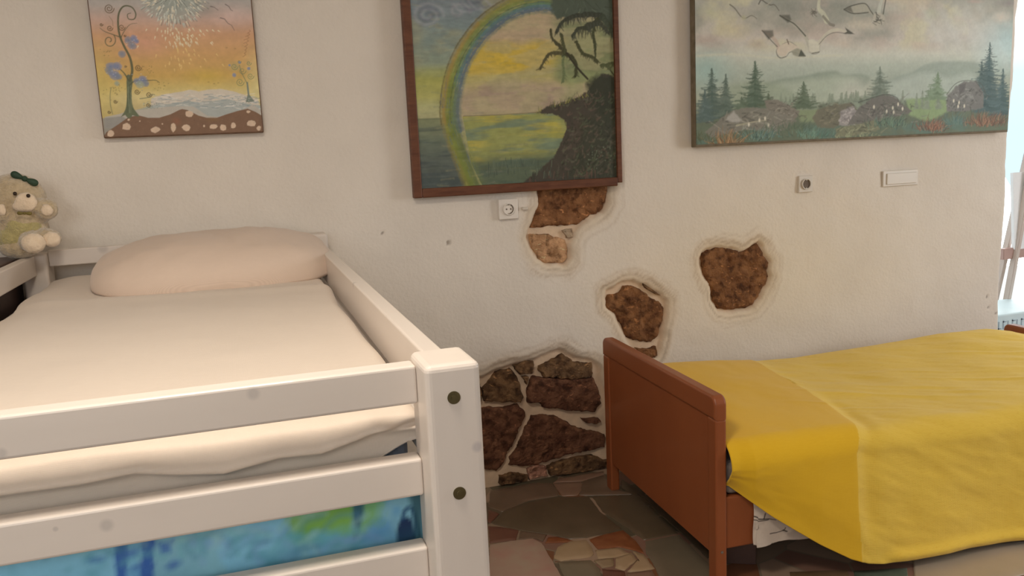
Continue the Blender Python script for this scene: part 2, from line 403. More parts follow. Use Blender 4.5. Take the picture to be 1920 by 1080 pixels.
st = [
 (q6([(482,-60),(482,60),(483,130),(455,215),(438,278),(560,265),(640,260),(710,255),(740,235),(790,200),(850,180),(872,150),(890,90),(893,-60)]), R_br2),
 (q6([(428,320),(470,318),(540,322),(590,340),(635,350),(650,400),(652,455),(630,478),(570,482),(520,478),(480,455),(445,400)]), R_tan),
 (q6([(630,295),(680,290),(686,330),(650,332)]), R_gr),
 (q6([(885,705),(900,682),(960,670),(990,632),(1040,625),(1090,655),(1140,690),(1200,720),(1228,760),(1225,830),(1205,880),(1195,930),(1150,958),(1090,955),(1040,945),(1000,925),(975,850),(940,790),(890,760)]), R_br),
 (q6([(1060,995),(1120,1005),(1180,990),(1187,1040),(1150,1062),(1100,1030)]), R_br),
 (heart, R_br),
 (q7([(100,400),(150,350),(190,290),(280,265),(312,295),(345,380),(368,450),(350,485),(110,480)]), R_dk2),
 (q7([(310,240),(380,215),(438,212),(432,292),(345,298)]), R_dk2),
 (q7([(370,322),(402,315),(395,362)]), R_dk2),
 (q7([(485,240),(560,205),(640,165),(700,215),(780,225),(830,220),(838,290),(830,318),(700,330),(520,315),(485,290)]), R_dk2),
 (q7([(440,315),(520,325),(700,338),(835,325),(870,370),(890,450),(895,500),(860,555),(700,545),(590,530),(510,520),(480,490),(405,490),(412,400)]), R_dk),
 (q7([(95,532),(220,528),(330,515),(370,540),(385,590),(350,650),(320,710),(308,760),(270,810),(240,880),(200,950),(120,945),(85,800)]), R_dk),
 (q7([(435,585),(580,585),(620,610),(740,665),(920,710),(925,795),(760,825),(640,850),(520,890),(400,925),(280,915),(290,860),(350,780),(390,670),(420,630)]), R_dk),
 (q7([(775,600),(880,600),(895,622),(860,632),(790,622)]), R_dk),
 (q7([(540,925),(640,885),(750,862),(840,850),(930,885),(950,940),(780,965),(640,990),(560,985)]), R_dk2),
 (q7([(405,940),(470,915),(525,930),(540,985),(420,1005)]), R_pk),
 (q7([(215,990),(300,972),(400,985),(400,1025),(225,1045)]), R_dk2),
 (q7([(-180,350),(60,325),(82,400),(85,480),(-180,490)]), R_dk2),
 (q7([(-180,540),(72,530),(70,800),(100,945),(-180,970)]), R_dk),
]
for i, (pts, mt_) in enumerate(st):
    c_m = np.mean(pts, 0); pts = [tuple(c_m+(np.array(p)-c_m)*1.0+(np.array(p)-c_m)/np.linalg.norm(np.array(p)-c_m)*.0045) for p in pts]
    pts = [(p[0], max(p[1], .004)) for p in pts]
    o = pebble('exposed_stone', pts, mt_, wall, .032, YS+.010, seed=11+i*7, rough=.008, jit=.0075, dens=.007)
o = pebble('plaster_crack', q6([(1095,603),(1130,625),(1212,682),(1180,674),(1120,640)]), R_dk2, wall, .02, .006, seed=4, rough=.001)

# ------------------------------------------------------------------ floor with broken-marble paving
M['floor_mortar'] = mat('floor_mortar', A((120, 100, 82), 1.0), A((140, 118, 98), 1.0), .6, 20, bump=.3)
def slab(c1, c2, sc=9): return mat('marble_%d_%d' % (c1[0], c1[1]), A(c1, 1.0), A(c2, 1.0), .38, sc, detail=9, bump=.2, bscale=30, spec=.5)
def voronoi_floor():
    m, n, L, b = new_mat('marble_chip_paving')
    tc = n.new('ShaderNodeTexCoord'); v = n.new('ShaderNodeTexVoronoi'); v.inputs['Scale'].default_value = 5.5
    L.new(tc.outputs['Object'], v.inputs[0])
    s = n.new('ShaderNodeSeparateColor'); L.new(v.outputs['Color'], s.inputs[0])
    r = n.new('ShaderNodeValToRGB'); r.color_ramp.interpolation = 'CONSTANT'; cs = [(105, 92, 74), (150, 128, 106), (128, 84, 56), (168, 142, 120), (96, 88, 70), (140, 106, 90)]
    el = r.color_ramp.elements; el[0].color = (*alb(cs[0], 1.0), 1); el[1].position = .17; el[1].color = (*alb(cs[1], 1.0), 1)
    for k in range(2, 6): q = el.new(k/6); q.color = (*alb(cs[k], 1.0), 1)
    L.new(s.outputs[0], r.inputs[0])
    v2 = n.new('ShaderNodeTexVoronoi'); v2.feature = 'DISTANCE_TO_EDGE'; v2.inputs['Scale'].default_value = 5.5; L.new(tc.outputs['Object'], v2.inputs[0])
    lt = n.new('ShaderNodeMath'); lt.operation = 'LESS_THAN'; lt.inputs[1].default_value = .02; L.new(v2.outputs['Distance'], lt.inputs[0])
    mx = n.new('ShaderNodeMix'); mx.data_type = 'RGBA'; mx.inputs[7].default_value = (*alb((140, 124, 104), 1.0), 1)
    L.new(lt.outputs[0], mx.inputs[0]); L.new(r.outputs[0], mx.inputs[6]); L.new(mx.outputs[2], b.inputs['Base Color'])
    b.inputs['Roughness'].default_value = .4
    return m
M['paving'] = voronoi_floor()
fl = box('floor', (-2, -5, -.05), (6, 1.0, 0), M['paving']); tag(fl, kind='structure')
q9 = lambda l: [G(900+x*.2604, 860+y*.2604) for x, y in l]
dkslab = slab((94, 79, 60), (106, 90, 70)); dks2 = slab((112, 100, 82), (124, 110, 90))
orange = slab((128, 70, 38), (150, 94, 58), 26); cream = slab((172, 146, 112), (188, 160, 128)); pinkc = slab((182, 160, 140), (182, 142, 126), 12)
greyg = slab((122, 112, 92), (134, 120, 98)); red = slab((112, 72, 58), (126, 88, 70)); pinkb = slab((136, 104, 86), (146, 116, 96)); brown = slab((112, 92, 74), (126, 102, 84))
slabs = [
 ([(85,470),(150,400),(230,355),(350,320),(470,292),(580,280),(785,276),(865,385),(1020,505),(900,545),(765,572),(650,580),(500,550),(350,530),(200,500)], dkslab),
 ([(805,274),(1125,265),(1260,400),(1425,540),(1180,588),(1060,500),(885,385)], dkslab),
 ([(1190,600),(1430,552),(1660,770),(1800,900),(1300,900),(1262,790),(1195,680)], dks2),
 ([(785,585),(900,548),(1030,520),(1125,600),(1185,688),(1100,660),(1010,640),(850,655),(820,625)], orange),
 ([(490,572),(560,568),(680,600),(620,605),(470,612)], orange),
 ([(560,640),(650,600),(765,590),(810,650),(818,690),(790,712),(580,740),(530,720)], cream),
 ([(830,665),(1000,646),(1080,690),(975,715),(850,725)], cream),
 ([(975,722),(1090,680),(1130,735),(1040,810),(975,790)], cream),
 ([(1100,672),(1180,695),(1258,795),(1180,812),(1060,818),(1140,730)], cream),
 ([(560,750),(800,735),(865,800),(880,900),(620,900)], greyg),
 ([(820,735),(965,722),(965,775),(880,790)], slab((150,128,98),(160,136,108))),
 ([(880,800),(1040,815),(1060,900),(890,900)], red),
 ([(1060,830),(1240,808),(1290,900),(1070,900)], pinkb),
 ([(70,625),(200,600),(380,578),(445,612),(520,735),(615,900),(60,900)], pinkc),
 ([(60,490),(140,495),(280,520),(260,590),(70,612)], red),
 ([(290,525),(480,552),(455,600),(390,575),(275,590)], brown),
 ([(60,370),(140,400),(75,468),(55,460)], red),
 ([(70,230),(200,190),(380,165),(520,180),(570,250),(560,272),(350,305),(160,385),(60,350)], brown),
 ([(525,180),(730,170),(735,230),(700,268),(590,270)], pinkb),
 ([(740,170),(900,120),(925,190),(1000,230),(1130,258),(800,268),(712,266)], brown),
 ([(560,150),(740,120),(890,95),(895,118),(735,165),(530,175)], pinkb),
 ([(1010,215),(1020,150),(1300,340),(1700,700),(1640,720),(1440,530),(1270,385),(1140,260)], dkslab),  # strip below the footboard: under-bed shade put into a darker slab colour
]
for i, (l, mt_) in enumerate(slabs):
    pts = q9(l); pts = [(p[0], min(p[1], -.012)) for p in pts]
    pebble('marble_slab', pts, mt_, fl, .0002, .0035, seed=200+i, rough=.0003, axis='floor', jit=.003, prof=[(1, 0), (.99, .8), (.975, 1), (.6, 1), (.3, 1)])
lightp = slab((196, 170, 150), (190, 150, 134), 4); lightg = slab((176, 160, 138), (188, 170, 150), 6)  # window-lit stretch of floor: the light is put into these paler slab colours
for i, (l, mt_) in enumerate([
 ([(1712,1050),(1740,1032),(1830,1024),(1925,1016),(1990,1010),(2000,1060),(1930,1075),(1800,1110),(1715,1100)], lightg),
 ([(1720,1112),(1805,1115),(1935,1082),(2005,1068),(2040,1160),(1720,1180)], lightp),
 ([(1600,1072),(1700,1066),(1706,1100),(1610,1110)], slab((90,100,84),(100,108,92))),
 ([(1480,1074),(1590,1070),(1600,1110),(1490,1110)], slab((120,96,66),(130,104,78)))]):
    pebble('marble_slab', [G(*p) for p in l], mt_, fl, .0002, .0035, seed=300+i, rough=.0003, axis='floor', jit=.003, prof=[(1, 0), (.99, .8), (.975, 1), (.6, 1), (.3, 1)])

for nm, a_, b_, mt_ in [('ceiling', (-2, -5, 2.5), (6, 1.0, 2.55), M['ceiling']), ('wall_left', (-2.05, -5, 0), (-2, .05, 2.5), M['white_wall']),
                  ('wall_front', (-2, -5.05, 0), (6, -5, 2.5), M['white_wall']), ('wall_right', (6, -5, 0), (6.05, 1.0, 2.5), M['white_wall'])]:
    tag(box(nm, a_, b_, mt_), kind='structure')
# glazed terrace door at the end of the opening
M['frame_white'] = mat('white_door_paint', (.85, .87, .88), rough=.4)
gm, gn, gl, gb = new_mat('clear_glass'); gb.inputs['Transmission Weight'].default_value = 1; gb.inputs['Roughness'].default_value = 0; gb.inputs['IOR'].default_value = 1.05
gb.inputs['Base Color'].default_value = (1, 1, 1, 1)
bm = bmesh.new()
for a_, b_ in [((3.35, 1.0, 0), (3.42, 1.06, 2.5)), ((5.93, 1.0, 0), (6, 1.06, 2.5)), ((3.42, 1.0, 2.35), (5.93, 1.06, 2.5)), ((3.42, 1.0, 0), (5.93, 1.06, .05)), ((5.2, 1.0, .05), (5.26, 1.06, 2.35))]:
    addbox(bm, a_, b_, .004)
door = from_bm('door_1', bm, M['frame_white']); tag(door, kind='structure')
g = box('pane', (3.42, 1.02, .05), (5.2, 1.026, 2.35), gm, door); g = box('pane', (5.26, 1.02, .05), (5.93, 1.026, 2.35), gm, door)
M['terrace'] = mat('pale_terrace', (.80, .86, .88), (.9, .92, .92), .8, 3)
tag(box('terrace', (2, 1.06, -.06), (14, 12, -.01), M['terrace']), kind='structure'); bpy.data.objects['terrace'].name = 'floor_terrace'

# ------------------------------------------------------------------ paintings
M['canvas_paint'] = mat('canvas_paint', (.97,)*3, (1, 1, 1), .55, 60, bump=.25, bscale=260, attr='Col', spec=.3, bdist=.001)
M['brown_edge'] = mat('brown_canvas_edge', A((92, 66, 48), 1.2), A((112, 84, 62), 1.2), .7, 30, bump=.2)
M['brown_frame'] = mat('brown_wood_frame', A((82, 46, 28), 1.25), A((104, 64, 42), 1.25), .5, 14, stretch=(1, 1, 6), bump=.4, bscale=50)
M['grey_edge'] = mat('grey_canvas_edge', A((104, 92, 72), 1.2), A((124, 112, 92), 1.2), .7, 30, bump=.2)
def canvas_mesh(name, bd, y, corners, parent, relief=1):
    """bd is painted in wall metres; corners (bl, br, tl, tr) give the true outline (slightly crooked hang)"""
    return None
def painting(root, bd, yf, mt):
    P = np.stack([bd.X-root.location.x, np.full(bd.X.shape, yf)-np.clip(bd.H, -.0005, .002)*.6-root.location.y, bd.Z-root.location.z], -1)
    return grid_mesh('painted_canvas', P, mt, root, col=bd.C)
def spiral(c, r0, turns, a0, dirn=1, n=40, rend=.12):
    out = []
    for k in range(n+1):
        t = k/n; r = r0*(1-t*(1-rend)); a = a0+dirn*t*turns*2*math.pi
        out.append((c[0]+r*math.cos(a), c[1]+r*math.sin(a)))
    return out
rs = np.random.RandomState(3)

# --- orange dreamscape with curling tree (left)
bx0, bx1, bz0, bz1 = -.392, .106, 1.452, 2.10
B = Board(bx0, bx1, bz0, bz1, .0017); B.sat = .86
q1 = lambda l: [W(140+x*.2593, y*.2593) for x, y in l]
p1 = lambda x, y: W(140+x*.2593, y*.2593)
zc = lambda y: p1(700, y)[1]
B.grad([(zc(1000), (120, 95, 75)), (zc(700), (196, 180, 120)), (zc(640), (190, 168, 96)), (zc(560), (186, 150, 76)), (zc(400), (190, 146, 90)), (zc(260), (188, 142, 104)), (zc(150), (180, 150, 134)), (zc(60), (164, 154, 146)), (zc(-40), (148, 150, 146)), (bz1, (132, 142, 148))])
n_ = fbm(B.X*9, B.Z*14, 5)
B.field((196, 140, 118), .6*np.clip(1-np.hypot((B.X-p1(520, 320)[0])/.1, (B.Z-p1(520, 320)[1])/.06), 0, 1))
B.field((190, 160, 60), .7*np.clip(1-np.hypot((B.X-p1(960, 560)[0])/.09, (B.Z-p1(960, 560)[1])/.035), 0, 1))
B.field((192, 172, 92), .6*ss(.10, .0, B.X-bx0)*ss(zc(200), zc(600), B.Z))
B.field((200, 188, 130), .6*ss(.06, .0, bx1-B.X)*ss(zc(250), zc(650), B.Z))
B.field((196, 168, 160), .5*np.clip(1-np.hypot((B.X-p1(1130, 120)[0])/.09, (B.Z-p1(1130, 120)[1])/.05), 0, 1))
B.field((120, 116, 108), .55*np.clip(1-np.hypot((B.X-p1(960, 90)[0])/.05, (B.Z-p1(960, 90)[1])/.03), 0, 1)*(.4+n_))
B.grain(40, 60, .18, 4)
# mosaic moon
mc = p1(712, -40); R_ = .098
B.blob(mc, R_*1.25, R_*1.25, (150, 158, 150), .8, 1)
B.blob(mc, R_, R_, (138, 146, 136), .85, 3)
for k in range(420):
    a_ = rs.rand()*6.283; r = R_*1.05*math.sqrt(rs.rand()); p = (mc[0]+r*math.cos(a_), mc[1]+r*math.sin(a_))
    l_ = .007+.008*rs.rand(); d = (math.cos(a_)*l_, math.sin(a_)*l_)
    B.line([p, (p[0]+d[0], p[1]+d[1])], .0048, [(186, 188, 176), (166, 172, 162), (200, 190, 166)][k % 3], .85, taper=.2, h=.0006)
    if k % 2: B.line([(p[0]+.004, p[1]), (p[0]+d[0]+.005, p[1]+d[1]-.002)], .0019, (98, 104, 96), .75)
for k in range(110):
    x = rs.normal(800, 110); y = 215+abs(rs.normal(0, 140))
    if y > 520: continue
    p = p1(x, y); l_ = .004+.006*rs.rand(); an = math.atan2(-(y+60), (x-700))
    c_ = (222, 200, 166) if y < 350 else (214, 182, 112)
    B.line([p, (p[0]+math.cos(an)*l_, p[1]+math.sin(an)*l_)], .0042, c_, .55+.35*rs.rand(), taper=.3, h=.0006)
# hills and water
B.poly(q1([(560, 720), (640, 690), (760, 672), (840, 655), (900, 668), (960, 655), (1060, 650), (1150, 668), (1250, 700), (1320, 720), (1380, 900), (560, 900)]), (186, 178, 168), .85, .0015, .001)
B.poly(q1([(450, 800), (600, 760), (700, 755), (820, 735), (900, 745), (1010, 735), (1100, 720), (1190, 740), (1280, 760), (1380, 770), (1380, 900), (450, 900)]), (134, 148, 148), .7, .002, .0015)
for k in range(170):
    x = 560+760*rs.rand(); y = 690+110*rs.rand()
    B.line([p1(x, y), p1(x+20+50*rs.rand(), y+rs.normal(0, 7))], .0022, [(206, 200, 190), (108, 128, 138), (160, 166, 160)][k % 3], .6)
B.poly(q1([(230, 850), (330, 830), (420, 800), (480, 800), (640, 780), (760, 772), (860, 775), (900, 800), (960, 840), (1040, 850), (1120, 825), (1200, 805), (1290, 760), (1340, 800), (1380, 860), (1380, 930), (230, 930)]), (166, 160, 148), 1, .001)
B.poly(q1([(200, 860), (350, 845), (420, 880), (360, 1040), (200, 1040)]), (134, 132, 126), .9, .002)
B.poly(q1([(330, 900), (400, 850), (470, 838), (540, 856), (620, 855), (700, 830), (760, 800), (782, 793), (820, 800), (900, 840), (960, 855), (1030, 855), (1100, 830), (1180, 806), (1250, 790), (1310, 815), (1400, 870), (1400, 1060), (180, 1060), (240, 960)]), (116, 86, 64), 1, .0008, h=.0015)
B.blob(p1(740, 880), .02, .018, (140, 84, 58), .6, 1); B.blob(p1(1000, 870), .03, .012, (128, 96, 56), .5, 1)
for x, y, w_, h_ in [(272, 970, 26, 24), (385, 920, 34, 28), (590, 940, 32, 22), (718, 925, 20, 32), (812, 925, 30, 26), (938, 915, 8, 8), (1005, 918, 28, 18), (1075, 925, 24, 24), (1146, 912, 18, 22), (1275, 895, 32, 26), (1330, 930, 16, 18), (830, 830, 30, 22), (400, 870, 10, 8), (1255, 812, 14, 10), (640, 900, 5, 5), (480, 880, 5, 5)]:
    pts = [p1(x+w_*math.cos(a_)*(.8+.4*rs.rand()), y+h_*math.sin(a_)*(.8+.4*rs.rand())) for a_ in np.arange(0, 6.2, .8)]
    B.poly(pts, (194, 168, 142), .95, .0008, h=.002)
for k in range(60): B.blob(p1(350+1000*rs.rand(), 860+130*rs.rand()), .003, .002, [(140, 110, 86), (92, 66, 50)][k % 2], .5, 1)
B.line(q1([(210, 1003), (800, 985), (1400, 962)]), .006, (104, 78, 60), .9)
# main curling tree
tr = (84, 86, 58)
B.line(q1([(405, 840), (405, 700), (400, 560)]), .016, (92, 98, 72), 1, taper=.75, h=.001)
B.poly(smooth_path(q1([(345, 850), (378, 790), (388, 700), (386, 590), (405, 560), (428, 590), (420, 690), (432, 780), (475, 845), (420, 838), (400, 860), (375, 835)]), 5), (94, 102, 74), 1, .0006)
for k in range(26): xx_ = rs.normal(403, 9); B.line(q1([(xx_, 820), (xx_+rs.normal(0, 4), 620+rs.rand()*100)]), .0016, [(70, 80, 58), (120, 128, 96)][k % 2], .6)
B.line(smooth_path(q1([(408, 590), (425, 520), (410, 430), (370, 350), (340, 280), (325, 200), (330, 110), (365, 60), (420, 65), (450, 110), (440, 150), (400, 150), (392, 118), (415, 108)])), .008, tr, .95, taper=.25)
B.line(smooth_path(q1([(340, 280), (290, 262), (230, 240), (195, 215)])), .0035, tr, .9, taper=.4)
B.line([p1(*q) for q in [(262+44*math.cos(a_)*(1-.11*a_), 305+48*math.sin(a_)*(1-.11*a_)) for a_ in np.arange(-.8, 7.4, .3)]], .003, tr, .85)
for (cx, cy, r, tn) in [(260, 75, 36, 2), (350, 210, 24, 1.6), (265, 215, 22, 1.5), (468, 498, 24, 1.8), (378, 488, 8, 1), (460, 670, 20, 1.6), (545, 690, 22, 1.5), (540, 765, 18, 1.4), (305, 740, 14, 1.3), (260, 815, 12, 1.2), (205, 190, 12, 1.2), (372, 270, 9, 1)]:
    B.line([p1(cx+r*(1-t/(tn*6.283)*.85)*math.cos(t), cy+r*(1-t/(tn*6.283)*.85)*math.sin(t)) for t in np.arange(0, tn*6.283, .3)], .0024, (96, 76, 44), .95)
B.line(q1([(260, 130), (285, 165), (288, 200)]), .0015, (112, 92, 56), .7)
B.line(smooth_path(q1([(345, 285), (370, 235), (410, 190), (460, 180)])), .003, tr, .8, taper=.3)
B.line(smooth_path(q1([(400, 590), (370, 540), (335, 505)])), .005, tr, .95, taper=.5)
B.line(smooth_path(q1([(410, 620), (450, 590), (520, 590), (590, 588), (620, 605)])), .004, tr, .9, taper=.4)
B.line(smooth_path(q1([(480, 720), (540, 710), (560, 690), (585, 690)])), .0025, (96, 104, 84), .8)
B.line(smooth_path(q1([(285, 830), (270, 760), (268, 690), (275, 640)])), .002, (96, 100, 76), .8)
for (x, y, r, c_) in [(400, 300, 30, 0), (435, 290, 26, 1), (425, 335, 30, 0), (455, 310, 18, 1), (352, 400, 26, 0), (275, 490, 34, 1), (320, 490, 30, 1), (260, 520, 30, 0), (300, 550, 36, 1), (330, 560, 24, 0), (315, 610, 18, 2), (460, 595, 28, 0), (500, 580, 30, 1), (520, 610, 26, 0), (480, 620, 30, 2)]:
    B.blob(p1(x, y), r*.00046, r*.00046, [(110, 122, 140), (104, 120, 156), (140, 150, 130)][c_], .9, 3, rough=.5, h=.0008)
for k in range(46):
    x, y = [(425, 310), (300, 510), (495, 600)][k % 3]
    B.blob(p1(x+rs.normal(0, 34), y+rs.normal(0, 32)), .0028, .002, [(176, 184, 196), (86, 100, 136)][k % 2], .7, 1)
for k in range(60):
    x, y = [(245, 370), (630, 630), (540, 510), (280, 680), (320, 650)][k % 5]
    B.blob(p1(x+rs.normal(0, 26), y+rs.normal(0, 22)), .0026, .002, (120, 96, 48), .8, 1)
# small tree on the right
B.poly(q1([(1235, 745), (1250, 690), (1240, 600), (1252, 600), (1262, 690), (1300, 740)]), (110, 120, 108), 1, .0006)
B.blob(p1(1160, 490), .028, .022, (150, 156, 110), .5, 1)
for (cx, cy, r, tn) in [(1195, 600, 30, 1.7), (1270, 558, 24, 1.6), (1155, 490, 26, 1.5), (1212, 520, 26, 1.4), (1258, 465, 18, 1.3), (1190, 455, 14, 1.2)]:
    B.line([p1(cx+r*(1-t/(tn*6.283)*.85)*math.cos(t), cy+r*(1-t/(tn*6.283)*.85)*math.sin(t)) for t in np.arange(0, tn*6.283, .3)], .0022, (118, 126, 84), .9)
for (x, y, r) in [(1153, 550, 22), (1258, 503, 18), (1192, 460, 14), (1120, 480, 12)]: B.blob(p1(x, y), r*.00034, r*.00034, (112, 124, 152), .95, 3, rough=.4)
B.line(smooth_path(q1([(1245, 610), (1225, 570), (1205, 530), (1190, 480)])), .0024, (112, 116, 80), .9)
for k in range(8): B.line(smooth_path(q1([(1215+10*math.sin(k)+4*k*.9, 420-k*24), (1235+6*k*.8, 405-k*24), (1225+5*k, 396-k*24)]), 4), .0017, (150, 104, 66), .8)
for (x, y) in [(1100, 355), (1160, 362), (970, 600), (1010, 612), (1040, 606), (505, 490), (560, 520)]: B.blob(p1(x, y), .005, .003, (140, 108, 60), .7, 1)
for l in ([(1090, 45), (1115, 60), (1130, 85), (1142, 92)], [(985, 60), (1010, 66), (1040, 88)], [(1055, 142), (1085, 150), (1098, 168), (1110, 182), (1135, 195), (1155, 232)]):
    B.line(q1(l), .003, (98, 86, 80), .9, taper=.5)
# snowy bushes
for k in range(70): B.blob(p1(500+rs.rand()*110+(k % 2)*rs.rand()*60, 740+rs.rand()*50), .0025, .002, [(128, 138, 124), (176, 180, 164), (96, 108, 96)][k % 3], .7, 1)
for k in range(60): B.blob(p1(1130+rs.rand()*170, 700+rs.rand()*70), .0025, .002, [(110, 128, 140), (180, 186, 180), (96, 108, 96)][k % 3], .7, 1)
B.grain(90, 90, .12, 14)
px_, py_, pz_ = (bx0+bx1)/2, -.012, 1.448
t1 = empty('canvas_painting', (px_, py_, pz_), 'smallest painting, orange sunset with a curling blue-blossomed tree, hung above the bunk bed', 'painting', 'paintings hung along the plaster wall')
painting(t1, B, -.037, M['canvas_paint'])
bm = bmesh.new(); addbox(bm, (-.252, -.0235, 0), (.252, -.001, .655), .003); from_bm('canvas_edge', bm, M['brown_edge'], t1)

# --- rainbow over a bay with palms (middle)
b0, b1, c0, c1_ = .648, 1.440, 1.222, 2.16
B = Board(b0, b1, c0, c1_, .0021); B.sat = .88
q2 = lambda l: [W(740+x*.3517, y*.3517) for x, y in l]
p2 = lambda x, y: W(740+x*.3517, y*.3517)
zc = lambda y: p2(300, y)[1]
B.grad([(zc(1000), (76, 84, 80)), (zc(850), (84, 92, 84)), (zc(750), (96, 106, 88)), (zc(640), (118, 124, 90)), (zc(632), (104, 110, 80)), (zc(625), (156, 154, 112)), (zc(560), (160, 160, 108)), (zc(520), (158, 156, 88)), (zc(430), (150, 150, 76)), (zc(380), (142, 148, 92)), (zc(340), (122, 136, 118)), (zc(200), (112, 130, 126)), (zc(60), (112, 124, 128)), (c1_, (98, 108, 114))])
X, Z = B.X, B.Z
nn = fbm(X*8, Z*22, 71); n3 = fbm(X*5, Z*9, 72)
B.field((142, 140, 110), .7*ss(.45, .7, n3)*ss(zc(420), zc(300), Z))
B.field((132, 138, 150), .5*ss(.5, .75, fbm(X*7, Z*10, 75))*ss(zc(300), zc(200), Z))
B.field((60, 72, 72), .6*ss(.48, .7, fbm(X*6, Z*55, 76))*ss(zc(650), zc(700), Z))
# swirls of cloud
for (cx, cy, r, tn, c_) in [(165, 90, 85, 2, (142, 144, 152)), (165, 90, 60, 1.4, (92, 100, 112)), (330, 70, 60, 1, (140, 140, 146)), (420, -10, 90, 1.2, (84, 90, 104))]:
    B.line([p2(cx+r*(1-t/(tn*6.283)*.8)*math.cos(-t), cy+r*.8*(1-t/(tn*6.283)*.8)*math.sin(-t)) for t in np.arange(0, tn*6.283, .25)], .010, c_, .6, soft=.006)
for k in range(5): B.line(smooth_path(q2([(300+k*40, 30-k*8), (340+k*40, 70-k*8), (400+k*30, 60-k*6)])), .008, [(140, 142, 150), (98, 104, 116)][k % 2], .55, soft=.005)
# light inside the bow
arcC = smooth_path(q2([(480, 1040), (440, 985), (395, 870), (345, 740), (315, 610), (330, 460), (375, 330), (450, 215), (540, 130), (640, 75), (760, 50), (860, 60)]), 10)
ins = arcC+[p2(1250, 60), p2(1250, 1040)]
B.poly(ins, (160, 152, 110), 1, .004)
gin = np.clip(.5+seg_dist(X, Z, ins, True)[0]*300, 0, 1)*inside(X, Z, ins)
zi = lambda y: p2(700, y)[1]
def band(ya, yb, c, a=1, nsd=1):
    al = ss(zi(ya), zi(ya)+.02, Z+(nn-.5)*.05)*0
    zt_, zb = zi(ya), zi(yb); w_ = .03
    al = ss(zb-w_, zb+w_, Z+(nn-.5)*.06)*ss(zt_+w_, zt_-w_, Z+(nn-.5)*.06)
    B.field(c, al*a*gin)
band(60, 250, (168, 148, 118)); band(240, 400, (184, 158, 62)); band(380, 500, (166, 156, 96)); band(450, 610, (160, 142, 116), .9)
B.field((190, 160, 44), .9*gin*np.clip(1.2-np.hypot((X-p2(620, 330)[0])/.10, (Z-p2(620, 330)[1])/.035), 0, 1))
B.field((150, 128, 114), .6*gin*ss(.5, .65, fbm(X*14, Z*30, 33))*ss(zi(610), zi(560), Z)*ss(zi(430), zi(470), Z))
B.field((118, 138, 96), .85*gin*np.clip(1.1-np.hypot((X-p2(930, 350)[0])/.10, (Z-p2(930, 350)[1])/.08), 0, 1))
B.field((140, 142, 90), .8*gin*np.clip(1.2-np.hypot((X-p2(1130, 350)[0])/.09, (Z-p2(1130, 350)[1])/.11), 0, 1))
B.field((112, 122, 84), .9*gin*ss(.0, .10, X-p2(760, 0)[0]+.12*(nn-.5))*ss(zi(470), zi(420), Z)*ss(zi(60), zi(150), Z))
B.field((136, 146, 96), .55*gin*ss(.5, .62, fbm(X*16, Z*12, 38))*ss(.04, .12, X-p2(760, 0)[0]))
B.field((160, 152, 112), .5*gin*ss(.46, .62, fbm(X*9, Z*26, 39)))
B.line(q2([(355, 622), (520, 616), (750, 602)]), .003, (94, 84, 66), .8)
# sea within the bow
sea = q2([(350, 625), (520, 618), (760, 604), (880, 605), (980, 660), (980, 720), (930, 820), (860, 900), (800, 1040), (480, 1040), (395, 870)])
B.poly(sea, (136, 140, 78), 1, .002)
gs = inside(X, Z, sea)
B.field((168, 156, 66), .8*gs*ss(.48, .7, fbm(X*7, Z*50, 41)))
B.field((92, 116, 104), .7*gs*ss(.5, .72, fbm(X*6, Z*40, 43)))
B.field((172, 164, 60), .6*gs*np.clip(1-np.hypot((X-p2(830, 690)[0])/.04, (Z-p2(830, 690)[1])/.05), 0, 1))
B.field((74, 88, 74), .9*gs*ss(zi(790), zi(870), Z+(nn-.5)*.05))
# rainbow bands
def offs(path, d):
    o = []
    for i in range(len(path)):
        a_ = np.array(path[max(i-1, 0)]); b_ = np.array(path[min(i+1, len(path)-1)]); t = (b_-a_)/(np.linalg.norm(b_-a_)+1e-9)
        o.append((path[i][0]-t[1]*d, path[i][1]+t[0]*d))
    return o
k_ = len(arcC)
up = arcC[int(k_*.30):]
for d, wd_, c, al in [(.050, .022, (128, 116, 62), .55), (.040, .020, (132, 130, 54), .8), (.027, .020, (112, 126, 56), .8)]:
    B.line(offs(arcC, d), wd_, c, al, soft=.005, rough=.004)
for d, wd_, c, al in [(.014, .012, (78, 120, 92), .8), (.005, .013, (74, 108, 128), .95), (-.006, .013, (72, 92, 130), .9), (-.016, .008, (112, 116, 124), .5)]:
    B.line(offs(up, d), wd_, c, al, soft=.003, rough=.004); B.line(offs(arcC, d), wd_, (104, 120, 72), .35, soft=.008, rough=.005)
B.line(offs(arcC, .022)[:int(k_*.45)], .050, (108, 118, 50), .55, soft=.012, rough=.006)
B.line(offs(arcC, .047)[k_//3:k_*2//3], .012, (160, 126, 66), .55, soft=.005, rough=.004)
B.line(offs(arcC, .060)[k_//3:k_], .004, (92, 84, 52), .7, soft=.002, rough=.002); B.line(offs(arcC, .022)[k_//3:k_], .003, (70, 84, 56), .6, soft=.002, rough=.002)
for k in range(150):
    i_ = rs.randint(2, k_-3); dd_ = -.02+.08*rs.rand(); o2 = offs(arcC, dd_)
    B.line(o2[i_-2:i_+2], .003, [(150, 146, 84), (92, 110, 104), (120, 116, 60), (84, 100, 120)][k % 4], .4, soft=.001, rough=.002)
for k in range(260):
    p = (b0+(b1-b0)*rs.rand(), c0+(c1_-c0)*rs.rand()); xx_ = .02+.04*rs.rand()
    B.line([p, (p[0]+xx_, p[1]+rs.normal(0, .004))], .005, [(170, 160, 110), (104, 116, 96), (140, 132, 112), (90, 100, 104)][k % 4], .18, soft=.003, rough=.003)
B.grain(30, 100, .3, 24)
